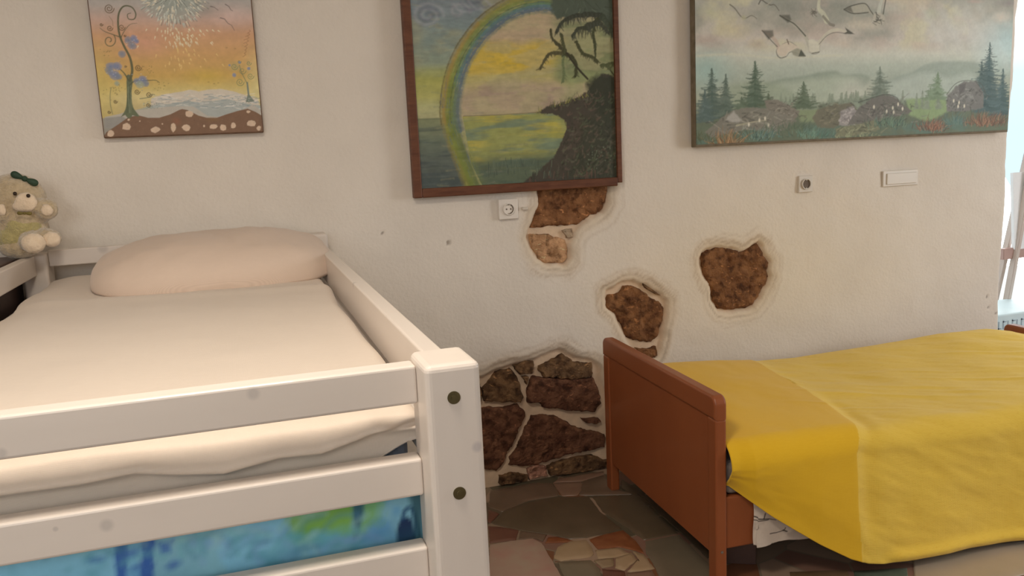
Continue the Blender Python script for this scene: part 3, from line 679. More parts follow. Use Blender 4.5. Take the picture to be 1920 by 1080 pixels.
# dark headland and jungle
hd = (56, 54, 44)
B.poly(q2([(740, 604), (800, 570), (900, 545), (960, 520), (1010, 490), (1040, 440), (1080, 400), (1120, 400), (1200, 430), (1280, 430), (1280, 1050), (640, 1050), (680, 960), (760, 900), (830, 840), (870, 760), (900, 690), (890, 640), (830, 612)]), (66, 60, 50), 1, .003, .006)
B.blob(p2(980, 700), .06, .09, (86, 70, 58), .6, 1, rough=.6)
B.poly(q2([(1000, 450), (1060, 400), (1130, 410), (1250, 430), (1250, 700), (1100, 640), (1020, 560)]), (48, 52, 38), .9, .01, .008)
B.poly(q2([(980, 620), (1250, 600), (1250, 960), (900, 960), (960, 800)]), (54, 58, 44), .8, .02, .01)
for k in range(520):
    x = 800+390*rs.rand(); y = 500+450*rs.rand()
    if x < 890+(620-y)*.1 and y > 600 and x+y*.7 < 1480: continue
    p = p2(x, y); an = rs.normal(.6, .7); l_ = .006+.010*rs.rand()
    if (x < 900+(y-500)*.0 and y < 560) or (x < 890 and 590 < y < 760): continue
    B.line(smooth_path([p, (p[0]+l_*math.cos(an), p[1]+l_*math.sin(an)), (p[0]+1.6*l_*math.cos(an+.25), p[1]+1.6*l_*math.sin(an+.25))], 4), .007, [(96, 90, 74), (36, 36, 28), (84, 96, 66), (104, 82, 68), (40, 44, 32), (60, 62, 48)][k % 6], .4, taper=.3, soft=.002, rough=.003)
for k in range(90):
    x = 1000+190*rs.rand(); y = 780+130*rs.rand(); B.blob(p2(x, y), .004, .004, [(110, 122, 96), (60, 72, 56)][k % 2], .6, 1)
for k in range(60):
    x = 700+480*rs.rand(); p = p2(x, 960-60*rs.rand()); B.line([p, (p[0]+rs.normal(0, .004), p[1]-.03*rs.rand()-.01)], .0035, [(96, 70, 58), (60, 64, 52), (50, 50, 40)][k % 3], .7)
for k in range(60):
    x = 480+340*rs.rand(); p = p2(x, 870+80*rs.rand()); B.line([p, (p[0]+rs.normal(0, .003), p[1]+.02*rs.rand()+.01)], .003, [(66, 78, 66), (92, 104, 84)][k % 2], .7)
for k in range(36):
    x = 740+290*rs.rand(); yb = 604-(x-740)*.32; p = p2(x, yb); B.line([p, (p[0]+rs.normal(0, .006), p[1]+.022*rs.rand()+.006)], .003, [(88, 92, 52), (62, 64, 40), (150, 146, 64)][k % 3], .8, taper=.3)
# canopy at upper right
B.poly(q2([(830, -200), (815, 60), (850, 110), (900, 100), (960, 85), (1050, 90), (1120, 130), (1160, 220), (1190, 330), (1260, 360), (1260, -500), (830, -500)]), (74, 84, 70), 1, .006, .008)
for k in range(220):
    x = 835+370*rs.rand(); y = -420+600*rs.rand()
    if y > 60+ (x-840)*.45: continue
    p = p2(x, y); an = -1.2+rs.normal(0, .8); l_ = .02+.02*rs.rand()
    B.line([p, (p[0]+l_*math.cos(an), p[1]+l_*math.sin(an))], .005, [(56, 64, 50), (98, 110, 92), (66, 78, 62), (84, 96, 84)][k % 4], .55, taper=.3)
def frond(pts, w, c=(50, 54, 36), hang=.03):
    P = smooth_path(q2(pts), 8); B.line(P, w*1.5, c, .95, taper=.4, soft=.002, rough=.004)
    for i, p in enumerate(P):
        t = i/len(P); l_ = hang*1.25*(1.1-.9*abs(t-.4))
        B.line([p, (p[0]+rs.normal(0, .008), p[1]-l_*(.6+.6*rs.rand()))], .010, [c, tuple(v+10 for v in c)][i % 2], .75, taper=.15, soft=.002, rough=.002)
frond([(1080, 90), (1000, 85), (920, 100), (870, 130), (845, 180)], .014, (52, 56, 44), .022)
frond([(1080, 100), (1020, 150), (960, 160), (930, 200)], .012, (54, 58, 42), .03)
frond([(1090, 100), (1130, 160), (1170, 240), (1195, 330)], .018, (58, 66, 50), .025)
frond([(1060, 110), (1040, 180), (1050, 250), (1050, 330)], .010, (58, 62, 36), .012)
frond([(950, 230), (985, 290), (1040, 310), (1062, 335)], .010, (60, 62, 34), .014)
frond([(880, 290), (820, 288), (785, 320), (762, 370)], .010, (72, 68, 40), .012)
frond([(890, 280), (850, 240), (822, 210), (815, 165)], .011, (62, 60, 36), .01)
frond([(890, 280), (880, 340), (885, 400), (878, 440)], .007, (92, 104, 66), .01)
frond([(890, 290), (930, 310), (950, 350), (945, 410)], .010, (56, 58, 32), .014)
frond([(890, 280), (880, 230), (870, 190)], .012, (66, 68, 40), .012)
frond([(1010, 150), (1070, 130), (1120, 180)], .02, (56, 60, 46), .02)
B.line(smooth_path(q2([(900, 290), (955, 365), (1010, 425)])), .008, (52, 48, 32), 1)
B.line(smooth_path(q2([(1105, 350), (1130, 380), (1150, 405)])), .005, (58, 58, 36), 1)
frond([(1130, 370), (1100, 350), (1080, 355)], .005, (70, 76, 44), .012); frond([(1110, 350), (1150, 340), (1180, 350)], .005, (70, 76, 44), .014)
B.grain(60, 60, .22, 34)
t2 = empty('framed_painting', (1.04, -.012, 1.190), 'brown-framed painting of a rainbow over a bay with dark palms, middle of the three', 'painting', 'paintings hung along the plaster wall')
painting(t2, B, -.034, M['canvas_paint'])
bm = bmesh.new(); addbox(bm, (-.40, -.020, .02), (.41, -.001, .99)); from_bm('backing_board', bm, M['brown_frame'], t2)
for a_, b_ in [((-.422, -.034, 0), (-.390, -.001, .995)), ((.399, -.034, .012), (.420, -.001, .995)), ((-.390, -.034, 0), (.399, -.001, .034)), ((-.390, -.034, .965), (.399, -.001, .995))]:
    bm = bmesh.new(); addbox(bm, a_, b_, .004); from_bm('frame_rail', bm, M['brown_frame'], t2)

# --- misty landscape with gulls (right)
b0, b1, c0, c1_ = 1.790, 3.424, 1.336, 2.22
B = Board(b0, b1, c0, c1_, .0026); B.sat = 1.0
q3 = lambda l: [W(1270+x*.3281, y*.3281) for x, y in l]
p3 = lambda x, y: W(1270+x*.3281, y*.3281)
X, Z = B.X, B.Z
zc = lambda y: p3(900, y)[1]
B.grad([(zc(850), (70, 78, 66)), (zc(700), (94, 104, 90)), (zc(600), (120, 128, 112)), (zc(540), (150, 156, 140)), (zc(440), (150, 160, 148)), (zc(380), (160, 168, 156)), (zc(320), (178, 180, 168)), (zc(230), (174, 168, 158)), (zc(120), (166, 162, 150)), (zc(0), (152, 152, 142)), (c1_, (128, 132, 130))])
cl = fbm(X*4.2, Z*6.5, 90, 5)
B.field((124, 128, 118), .6*ss(.52, .72, cl)*ss(zc(330), zc(200), Z))
B.field((182, 178, 150), .7*ss(.5, .36, cl)*ss(zc(330), zc(240), Z))
B.field((176, 160, 148), .45*ss(.5, .66, fbm(X*5, Z*9, 95))*ss(zc(340), zc(260), Z))
B.field((140, 166, 160), .8*np.clip(1.1-np.hypot((X-p3(130, 400)[0])/.14, (Z-p3(130, 400)[1])/.10), 0, 1))
B.field((166, 190, 190), .8*np.clip(1.2-np.hypot((X-p3(1830, 260)[0])/.20, (Z-p3(1830, 260)[1])/.13), 0, 1))
B.field((182, 186, 180), .5*np.clip(1-np.hypot((X-p3(1550, 190)[0])/.25, (Z-p3(1550, 190)[1])/.10), 0, 1))
for (x, y, rx, rz, c, a_) in [(280, 180, .10, .05, (178, 170, 142), .8), (150, 80, .06, .045, (172, 172, 142), .7), (130, 240, .09, .03, (156, 140, 130), .7), (420, 260, .06, .03, (160, 146, 134), .6), (620, 60, .11, .05, (122, 124, 116), .7), (1180, 60, .12, .04, (160, 162, 150), .7), (1010, 150, .12, .04, (182, 174, 156), .6), (900, 250, .09, .03, (176, 166, 150), .5), (1850, 30, .10, .02, (128, 120, 118), .8), (1800, 110, .07, .03, (188, 180, 166), .8), (1400, 90, .06, .03, (168, 172, 150), .6), (1650, 20, .06, .012, (172, 150, 140), .6)]:
    B.blob(p3(x, y), rx, rz, c, a_, 1, rough=.5, seed=int(x))
for x0_ in (1350, 1450, 1540, 1600, 1680): B.line(q3([(x0_, 60), (x0_+80, 200), (x0_+150, 380)]), .03, (190, 194, 188), .22, soft=.02)
B.line(smooth_path(q3([(80, 328), (300, 318), (500, 338), (700, 332), (900, 322)])), .008, (182, 182, 164), .6, soft=.004, rough=.003)
# far hills
B.poly(smooth_path(q3([(460, 480), (560, 455), (680, 440), (760, 420), (860, 412), (910, 435), (1010, 430), (1050, 470), (900, 560), (460, 560)]), 5), (126, 138, 124), .75, .006)
B.poly(smooth_path(q3([(460, 500), (700, 462), (800, 450), (900, 440), (1000, 480), (1000, 600), (460, 600)]), 5), (158, 168, 152), .75, .014)
B.poly(smooth_path(q3([(1120, 475), (1220, 440), (1300, 415), (1380, 372), (1500, 358), (1640, 362), (1720, 400), (1700, 560), (1180, 560)]), 5), (134, 146, 136), .75, .006)
B.poly(smooth_path(q3([(1160, 480), (1290, 440), (1400, 420), (1500, 450), (1640, 430), (1700, 600), (1160, 600)]), 5), (158, 168, 158), .8, .012)
B.poly(smooth_path(q3([(240, 500), (400, 470), (560, 500), (640, 560), (600, 640), (240, 640)]), 5), (130, 142, 122), .6, .012)
B.field((176, 176, 166), .6*np.clip(1.1-np.hypot((X-p3(960, 530)[0])/.12, (Z-p3(960, 530)[1])/.07), 0, 1))
# ground
B.poly(q3([(60, 700), (300, 640), (640, 640), (760, 600), (1000, 560), (1280, 580), (1500, 570), (1660, 600), (1900, 600), (1900, 900), (40, 900)]), (92, 102, 84), .9, .008, .006)
B.poly(q3([(1260, 570), (1480, 565), (1500, 640), (1380, 700), (1280, 660)]), (128, 148, 108), .9, .006, .005)
B.poly(q3([(640, 620), (760, 610), (760, 700), (660, 700)]), (124, 136, 104), .8, .008, .005)
B.field((84, 108, 98), .7*ss(.46, .62, fbm(X*8, Z*16, 97))*ss(zc(680), zc(740), Z+0*X))
# conifers
def fir(x, yt, yb, hw, c, a=.95, n=None):
    pt, pb = p3(x, yt), p3(x, yb); h = pt[1]-pb[1]; hwm = hw*.00132; n = n or int(h/.009)
    B.line([pt, pb], .004, c, a, rough=.001)
    B.poly([(pt[0]-.003, pt[1]-h*.1), (pt[0]+.003, pt[1]-h*.1), (pt[0]+hwm*.55, pb[1]), (pt[0]-hwm*.55, pb[1])], c, a*.75, .005, .010, seed=int(x))
    for k in range(n):
        t = (k+.3+.5*rs.rand())/n; z_ = pt[1]-t*h
        for s_ in (-1, 1):
            w_ = hwm*1.12*(t**.85)*(.45+.75*rs.rand()); dv_ = rs.randint(-10, 14); cc_ = tuple(v+dv_ for v in c)
            B.line([(pt[0], z_+.005), (pt[0]+s_*w_*.55, z_-.004*rs.rand()), (pt[0]+s_*w_, z_-.010*rs.rand()+.005)], .012*(.35+t), cc_, a*.85, taper=.3, rough=.003, soft=.002, seed=k)
for k in range(46):
    x = 520+960*rs.rand(); fir(x, 560-30*rs.rand()-(8 if x > 900 else 0), 625, 16, (118, 128, 112), .55)
fir(160, 400, 680, 66, (76, 92, 84)); fir(240, 430, 680, 52, (84, 98, 88)); fir(405, 360, 640, 72, (74, 90, 74)); fir(120, 520, 700, 50, (80, 96, 92)); fir(330, 560, 640, 30, (92, 106, 88))
fir(480, 540, 620, 40, (84, 96, 78)); fir(680, 475, 625, 56, (84, 98, 78)); fir(1112, 390, 590, 76, (96, 108, 96), .8); fir(1440, 420, 575, 58, (106, 124, 100)); fir(1400, 500, 575, 30, (110, 128, 104), .7)
fir(1735, 255, 640, 100, (66, 86, 86)); fir(1810, 400, 660, 60, (72, 92, 92)); fir(1690, 360, 560, 42, (74, 92, 90))
# rocks
def rockp(pts, c, hl=None):
    pp = q3(pts); B.poly(pp, c, .96, .003, .005); cx = np.mean([p[0] for p in pp]); cz = np.mean([p[1] for p in pp])
    w_ = max(p[0] for p in pp)-min(p[0] for p in pp); h_ = max(p[1] for p in pp)-min(p[1] for p in pp)
    for k in range(60):
        x = cx+rs.normal(0, w_*.24); z = cz+rs.normal(0, h_*.2)
        B.line([(x, z), (x+w_*.12*rs.rand()+.008, z+rs.normal(0, .012))], .007, [tuple(int(v*f) for v in c) for f in (.62, 1.3, .78, 1.15)][k % 4], .5, taper=.3, rough=.003)
rockp([(460, 580), (520, 570), (600, 610), (655, 640), (640, 680), (560, 690), (470, 640)], (112, 108, 98))
rockp([(120, 760), (200, 690), (270, 640), (360, 615), (470, 625), (580, 660), (640, 690), (600, 740), (500, 760), (380, 740), (260, 760), (160, 790)], (114, 112, 102))
B.poly(q3([(255, 665), (285, 640), (330, 690), (300, 705), (240, 690)]), (158, 156, 150), .8, .004, .003)
B.line(q3([(300, 720), (400, 700), (470, 690)]), .008, (154, 150, 128), .7, taper=.4)
rockp([(730, 680), (760, 630), (860, 600), (960, 595), (990, 640), (930, 700), (830, 740), (760, 730)], (100, 98, 82))
rockp([(890, 640), (960, 610), (1000, 660), (940, 720), (880, 720)], (136, 132, 130))
rockp([(930, 715), (990, 620), (1060, 570), (1130, 545), (1200, 560), (1240, 600), (1300, 640), (1230, 665), (1120, 680), (1000, 715)], (100, 98, 92))
rockp([(1490, 560), (1540, 500), (1590, 470), (1660, 470), (1700, 540), (1700, 620), (1600, 640), (1490, 640)], (108, 108, 104))
rockp([(860, 740), (1000, 710), (1080, 690), (1120, 740), (960, 780), (860, 790)], (110, 112, 90))
B.poly(q3([(1560, 490), (1600, 480), (1590, 530), (1560, 545)]), (84, 82, 82), .7, .004); B.blob(p3(1625, 560), .02, .02, (140, 140, 138), .6, 1)
for k in range(90): B.blob(p3(1130+rs.normal(60, 45), 625+rs.normal(0, 25)), .006, .005, [(70, 74, 66), (92, 100, 88)][k % 2], .7, 1, rough=.6, seed=k)
for k in range(60): B.blob(p3(1540+rs.normal(0, 28), 610+rs.normal(0, 22)), .006, .005, [(66, 70, 66), (92, 96, 92)][k % 2], .7, 1, rough=.6, seed=k)
B.line(smooth_path(q3([(1490, 545), (1540, 485), (1600, 466), (1680, 480), (1710, 540)])), .004, (76, 78, 74), .7)
B.line(smooth_path(q3([(990, 590), (1080, 560), (1150, 545), (1210, 565), (1215, 600)])), .005, (70, 74, 66), .7)
for (x, y) in [(370, 715), (430, 690), (462, 680), (480, 718), (1078, 615), (1185, 620), (1240, 625), (1215, 600), (1190, 645), (1530, 580), (1560, 590), (1555, 612), (1590, 610), (1150, 640)]:
    B.blob(p3(x, y), .006, .010, (196, 192, 176), .9, 2)
# grass and coloured tufts
def tuft(cx, cy, n, spread, hgt, cols, wd_=.004):
    for k in range(n):
        x = cx+rs.normal(0, spread); p = p3(x, cy+rs.normal(0, 10)); an = math.pi/2+rs.normal(0, .45)-(x-cx)/spread*.25; l_ = hgt*(.5+.7*rs.rand())
        B.line([p, (p[0]+l_*.6*math.cos(an), p[1]+l_*.6*math.sin(an)), (p[0]+l_*math.cos(an-.2), p[1]+l_*math.sin(an-.2))], wd_, cols[k % len(cols)], .75, taper=.25, h=.0004)
tuft(440, 790, 90, 55, .045, [(78, 104, 100), (60, 78, 70), (110, 132, 118)]); tuft(720, 780, 90, 60, .035, [(84, 118, 104), (66, 88, 76), (104, 130, 112)])
tuft(1160, 720, 80, 55, .045, [(80, 108, 96), (58, 74, 64), (104, 126, 104)]); tuft(600, 740, 60, 60, .03, [(84, 100, 78), (72, 88, 70)])
tuft(250, 830, 60, 36, .06, [(136, 104, 70), (100, 74, 50), (160, 130, 96)]); tuft(1410, 740, 110, 38, .045, [(116, 80, 62), (84, 62, 52), (144, 110, 88)])
tuft(1720, 710, 170, 60, .05, [(114, 82, 64), (86, 64, 54), (148, 116, 92), (98, 80, 66)]); tuft(1540, 710, 60, 26, .045, [(72, 100, 96), (96, 118, 108)])
tuft(110, 800, 40, 30, .03, [(72, 80, 60), (88, 94, 72)]); tuft(1000, 790, 60, 80, .015, [(120, 128, 96), (150, 156, 126)])
B.line(q3([(60, 852), (300, 842), (900, 800), (1840, 752)]), .008, (84, 74, 58), .8)
# gulls
dk = (70, 70, 60); wt = (186, 184, 168)
B.blob(p3(600, 130), .13, .075, (134, 134, 124), .75, 1, rough=.7, seed=4); B.blob(p3(880, 40), .16, .05, (126, 128, 118), .7, 1, rough=.6, seed=8)
for l_ in ([(705, 240), (720, 310), (765, 308), (775, 260), (830, 192)], [(545, 270), (525, 300), (545, 338), (580, 332), (610, 305), (690, 328)], [(640, 160), (690, 210), (715, 260)], [(560, 262), (600, 248), (640, 272)]): B.line(smooth_path(q3(l_)), .0032, (96, 94, 82), .75, rough=.001)
def wing(pts, w1, c, tip=True):
    P = smooth_path(q3(pts), 6); B.line(P, w1, c, .9, taper=.3, soft=.002)
    return P
wing([(720, 300), (690, 220), (640, 160), (585, 120), (545, 100)], .018, (164, 162, 148)); B.line(smooth_path(q3([(690, 215), (630, 150), (585, 125), (545, 100)])), .006, dk, .9); B.poly(q3([(543, 98), (600, 95), (610, 125), (590, 140)]), dk, .75, .004)
wing([(735, 295), (780, 240), (830, 190), (880, 180), (925, 195)], .024, (178, 174, 158)); B.line(smooth_path(q3([(760, 270), (810, 215), (860, 195), (920, 202)])), .003, dk, .7); B.poly(q3([(912, 165), (968, 205), (905, 202), (925, 190)]), (70, 70, 60), .95, .002)
B.poly(smooth_path(q3([(705, 240), (735, 235), (765, 260), (770, 300), (740, 312), (710, 300)]), 5), wt, .9, .003); B.line(q3([(730, 312), (768, 305)]), .004, dk, .8)
wing([(540, 290), (520, 240), (480, 205), (445, 185)], .020, (170, 156, 142)); B.poly(q3([(442, 183), (505, 183), (510, 215), (480, 235)]), dk, .75, .004); B.line(q3([(445, 185), (500, 245), (530, 275)]), .004, dk, .8)
B.poly(smooth_path(q3([(545, 270), (590, 250), (640, 270), (655, 290), (600, 300), (575, 330), (540, 325), (525, 300)]), 5), (182, 172, 156), .9, .003)
B.poly(smooth_path(q3([(610, 300), (650, 285), (690, 328), (650, 332), (620, 322)]), 5), (134, 134, 118), .9, .003); B.poly(q3([(665, 290), (692, 330), (650, 330)]), (66, 70, 58), .9, .002)
B.line(q3([(585, 235), (595, 260)]), .005, (90, 76, 62), .9); B.line(smooth_path(q3([(525, 300), (530, 325), (550, 338), (580, 330)])), .0025, dk, .7)
B.poly(smooth_path(q3([(910, 62), (950, 45), (1020, 32), (1050, 60), (1080, 100), (1040, 85), (960, 88)]), 6), (150, 148, 134), .95, .003)
B.line(smooth_path(q3([(908, 65), (950, 45), (1025, 32), (1060, 75), (1085, 110)])), .0045, dk, .9); B.line(smooth_path(q3([(908, 65), (960, 88), (1045, 82)])), .005, dk, .85); B.poly(q3([(908, 65), (945, 45), (960, 85)]), (84, 84, 74), .8, .004)
wing([(1100, 110), (1110, 50), (1125, 0), (1130, -60)], .024, (170, 172, 160)); B.line(q3([(1130, 90), (1140, 30), (1150, -20)]), .006, dk, .8)
B.poly(smooth_path(q3([(1075, 90), (1110, 85), (1140, 110), (1130, 140), (1090, 155), (1070, 130)]), 5), (164, 160, 146), .9, .003)
for k in range(14): B.line([p3(1085+rs.normal(10, 16), 115+rs.normal(0, 16)), p3(1095+rs.normal(10, 16), 125+rs.normal(0, 16))], .003, dk, .7)
wing([(810, 130), (790, 90), (765, 60), (770, 0), (790, -60)], .026, (176, 176, 156)); B.line(q3([(790, 105), (830, 150), (850, 155)]), .012, (112, 108, 96), .8)
B.blob(p3(735, 78), .018, .014, (150, 146, 132), .8, 2, rough=.5); 
for k in range(12): B.line([p3(725+rs.normal(8, 12), 75+rs.normal(0, 10)), p3(740+rs.normal(8, 12), 90+rs.normal(0, 10))], .003, (88, 86, 76), .7)
B.line(smooth_path(q3([(262, 38), (290, 60), (325, 105), (350, 115), (385, 100), (415, 118)])), .005, (96, 94, 80), .9, taper=.5); B.blob(p3(340, 112), .014, .012, (160, 158, 132), .8, 2)
B.line(smooth_path(q3([(425, 35), (440, 12), (465, 28), (490, 40), (515, 40), (540, 72)])), .006, (92, 90, 80), .9, taper=.6); B.line(q3([(455, 50), (480, 35), (500, 15)]), .005, (150, 148, 134), .8)
B.line(q3([(470, -8), (500, -20), (530, 0)]), .005, dk, .8)
B.C = np.clip(B.C*1.10, 0, .95); B.grain(24, 40, .14, 44); B.grain(120, 120, .14, 45)
t3 = empty('canvas_painting', (2.605, -.012, 1.326), 'widest painting, misty forest clearing with gulls flying, hung above the yellow bed', 'painting', 'paintings hung along the plaster wall')
painting(t3, B, -.049, M['canvas_paint'])
bm = bmesh.new(); addbox(bm, (-.819, -.0345, 0), (.823, -.001, .90), .003); from_bm('canvas_edge', bm, M['grey_edge'], t3)

# ------------------------------------------------------------------ whitewashed bunk bed
def wood(name, spots=None, st=(1, 1, 1)):
    return mat(name, A((204, 193, 182), 1.15), A((214, 203, 192), 1.15), .5, 9, stretch=st, bump=.06, bscale=60, bstretch=st, spots=spots, spec=.4, coat=.15, detail=6)
KN = (.56, .50, .45)
def knot(px, py, Y): q = W(px, py, Y); return (q[0], Y, q[1])
M['pine_x'] = wood('whitewashed_pine_across', st=(.12, 1, 1))
M['pine_y'] = wood('whitewashed_pine_along', st=(1, .12, 1))
M['pine_z'] = wood('whitewashed_pine_upright', st=(1, 1, .12))
M['bolt'] = mat('brass_bolt', A((110, 100, 70), 1.2), A((90, 82, 58), 1.2), .35, 40, metallic=.7)
BO = (-.19, -1.06, 0)
bunk = empty('bunk_bed', BO, 'whitewashed pine raised bed with slatted guard rails, beige bedding inside it', 'bed')
def bb(name, a_, b_, mt_, par=None, bev=.006, seg=3): return box(name, a_, b_, mt_, par or bunk, bev, BO, seg)
for (xa, xb, ya, yb, zt_) in [(.204, .277, -2.095, -1.997, 1.085), (-.665, -.592, -2.095, -1.997, 1.085), (.206, .288, -.125, -.025, 1.092), (-.665, -.592, -.125, -.025, 1.092)]:
    sp_ = None
    if yb < -1 and xa > 0:
        kx = W(895, 838, -2.095); sp_ = [((kx[0]-BO[0], -2.095-BO[1], kx[1]), .009, (.52, .46, .44))]
    leg = bb('leg', (xa, ya, 0), (xb, yb, zt_), wood('pine_post', sp_, (1, 1, .12)) if sp_ else M['pine_z'], bev=.009, seg=4)
    for z_ in ((1.041, .912, .783, .52) if not (xa < 0 and yb > -1) else ()):
        bm = bmesh.new(); xm = (xa+xb)/2-BO[0]-.001
        yy = (ya if yb < -1 else ya)-BO[1]
        addcyl(bm, (xm, yy-.0015, z_), (xm, yy+.01, z_), .0085, seg=24)
        bmesh.ops.create_cone(bm, cap_ends=True, segments=6, radius1=.0042, radius2=.0042, depth=.003, matrix=Matrix.Translation((xm, yy-.0022, z_)) @ Matrix.Rotation(math.pi/2, 4, 'X'))
        from_bm('bolt', bm, M['bolt'], leg)
def kl(l, Y): 
    o = []
    for px, py, r in l:
        q = W(px, py, Y); o.append(((q[0]-BO[0], Y-BO[1], q[1]), r, KN))
    return o
rail_k = {0: [(475, 738, .010), (2, 850, .008)], 1: [(200, 985, .010), (104, 992, .004), (170, 940, .003)], 2: [], 3: [], 4: []}
for i, (za, zb) in enumerate([(1.0225, 1.0750), (.8935, .9460), (.7660, .8190), (.44, .50)]):
    bb('guard_rail', (-.592, -2.040, za), (.2040, -2.006, zb), wood('pine_rail_%s' % 'abcde'[i], kl(rail_k[i], -2.040), (.12, 1, 1)), bev=.004)
for i, (za, zb) in enumerate([(1.0225, 1.066), (.8935, .9460), (.44, .50)]):
    bb('side_rail', (.238, -1.997, za-(.052 if i == 0 else 0)), (.270, -.125, zb-(.004 if i == 0 else 0)), wood('pine_side_%s' % 'abc'[i], [((.238-BO[0], -1.15-BO[1], 1.058), .012, KN)] if i == 0 else None, (1, .12, 1)), bev=.004)
    bb('side_rail', (-.655, -1.997, za+.002*(i == 0)), (-.625, -.125, zb+.022*(i == 0)), M['pine_y'], bev=.004)
for (za, zb) in [(1.048, 1.100), (.89, .945), (.44, .50)]:
    bb('head_rail', (-.592, -.100, za), (.206, -.068, zb), wood('pine_head', [((-.43-BO[0], -.1-BO[1], 1.095), .02, KN)], (.12, 1, 1)), bev=.004)
for k in range(13):
    y_ = -1.93+k*.15; bb('bed_slat', (-.60, y_, .848), (.225, y_+.08, .866), M['pine_x'], bev=.002)
bb('bed_ledge', (-.625, -1.997, .82), (-.60, -.125, .848), M['pine_y'], bev=.002); bb('bed_ledge', (.212, -1.997, .82), (.238, -.125, .848), M['pine_y'], bev=.002)

M['mattress'] = mat('blue_grey_mattress', A((116, 124, 140)), A((132, 140, 154)), .9, 20, bump=.2)
mt_o = box('mattress', (-.585, -1.955, .867), (.205, -.11, .985), M['mattress'], None, .03, (0, 0, 0), 4)
tag(mt_o, 'blue-grey mattress in the raised bed, peeking out by the front post under the sheet', 'mattress')

# beige sheet folded over the mattress
M['sheet'] = weave('beige_sheet', A((208, 193, 177), 1.1), A((220, 206, 190), 1.1), 260, 300, bump=.25, dist=.0006, noise_amt=.3)
def fold(a_, half, r):
    """arc length -> (offset from centre, drop)"""
    s_ = np.sign(a_); a_ = abs(a_); q = half-r
    over = np.clip(a_-q, 0, None); ang = np.clip(over/r, 0, math.pi/2)
    off = np.minimum(a_, q)+r*np.sin(ang); dz = r*(1-np.cos(ang))+np.clip(over-r*math.pi/2, 0, None)
    return s_*off, dz
nu, nv = 220, 420
hx, hy = .410, .945; cx, cy = -.1875, -1.035
U = np.linspace(-(hx+.055), hx+.062, nu); Vv = np.linspace(-(hy+.075), hy+.02, nv)
UU, VV = np.meshgrid(U, Vv)
ox, dzx = fold(UU, hx, .026); oy, dzy = fold(VV, hy, .022)
X = cx+ox; Y = cy+oy
zz = 1.0-np.minimum(dzx+dzy, .075)
front = (VV < -hy+.03)
wv = np.array([( -.65, .984), (-.303, .983), (-.215, .982), (-.154, .986), (-.105, .976), (-.048, .968), (.02, .978), (.075, .975), (.133, .989), (.17, .995), (.23, 1.0)])
zw = np.interp(X, wv[:, 0], wv[:, 1])-.008; zw = zw
dd = 1.0-zz; dw = 1.0-zw
bulge = np.where(dd < dw, .034*np.clip(dd/dw, 0, 1)**.8, .034-.030*ss(0, .018, dd-dw)-.12*np.clip(dd-dw-.018, 0, 1))
wf = ss(-hy+.025, -hy, VV)
Y = Y-bulge*wf*(.35+.65*ss(.215, .12, X))
# gentle lying creases, the right-hand edge wanders along the rail
zz += (fbm(X*5, Y*4, 5, 3)-.5)*.012*ss(.0, .04, 1-abs(UU)/(hx+.05))*(dzy < .01)
zz += .007*np.exp(-((Y+.72+.18*X)/.05)**2)*(dzy < .01)-.012*ss(-hx+.09, -hx, UU)+.012*ss(-.65, -.35, Y)
X = X+np.where(UU > hx-.1, .004*np.sin(Y*7.0)+.002*np.sin(Y*15+1), 0)*ss(hx-.1, hx, UU)
X = X+np.where(UU < -hx+.1, (fbm(Y*6, Y*0, 9)-.5)*.03, 0)*ss(-hx+.1, -hx, UU)
# diagonal pull at the front right corner
cr = np.exp(-(((X-.185)+(zz-.965)*1.2)/.018)**2)*wf; Y = Y-.010*cr
lift = ss(.120, .215, X)*wf*ss(.01, .07, dd); zz = zz+.032*lift
uvs = np.stack([UU, VV], -1)
Ps = np.stack([X, Y, zz], -1)
sh = grid_mesh('bed_sheet', Ps, M['sheet'], uv=uvs, thick=.003)
tag(sh, 'beige cotton sheet draped over the raised bed mattress behind the white rails', 'sheet')

# beige pillow
nu, nv = 90, 60
def pillow(name, c, hx, hy, h, mt_, rz=0, tilt=0):
    P = []
    th = np.linspace(0, 2*math.pi, nu); ph = np.linspace(-math.pi/2, math.pi/2, nv)
    T, F = np.meshgrid(th, ph)
    sgn = lambda a_, p: np.sign(a_)*abs(a_)**p
    cxy = abs(np.cos(F))**.55
    x = hx*sgn(np.cos(T), .62)*cxy; y = hy*sgn(np.sin(T), .62)*cxy; z = sgn(np.sin(F), .85)
    z = np.where(z > 0, z*h, z*.035)
    r = np.maximum(abs(x)/hx, abs(y)/hy)
    z = z*(1-.18*r**2) + (fbm(x*9+3, y*9, 4, 3)-.5)*.022*(z > 0) + (fbm(x*30+3, y*14, 6, 2)-.5)*.005
    z = z + .02*ss(.75, 1, x/hx)*ss(-.2, .6, y/hy)
    z += tilt*(y/hy)*.5*(1+0*x)
    X_, Y_ = x*math.cos(rz)-y*math.sin(rz), x*math.sin(rz)+y*math.cos(rz)
    return grid_mesh(name, np.stack([X_+c[0], Y_+c[1], z+c[2]], -1), mt_, uv=np.stack([x, y], -1), flip=False)
M['pillow'] = weave('peach_beige_pillowcase', A((202, 181, 163), 1.15), A((213, 192, 174), 1.15), 260, 300, bump=.2, dist=.0005, noise_amt=.25)
pl = pillow('pillow', (-.080, -.372, 1.026), .348, .262, .114, M['pillow'], rz=.03, tilt=.045)
tag(pl, 'plump beige pillow at the wall end of the raised bed', 'pillow')

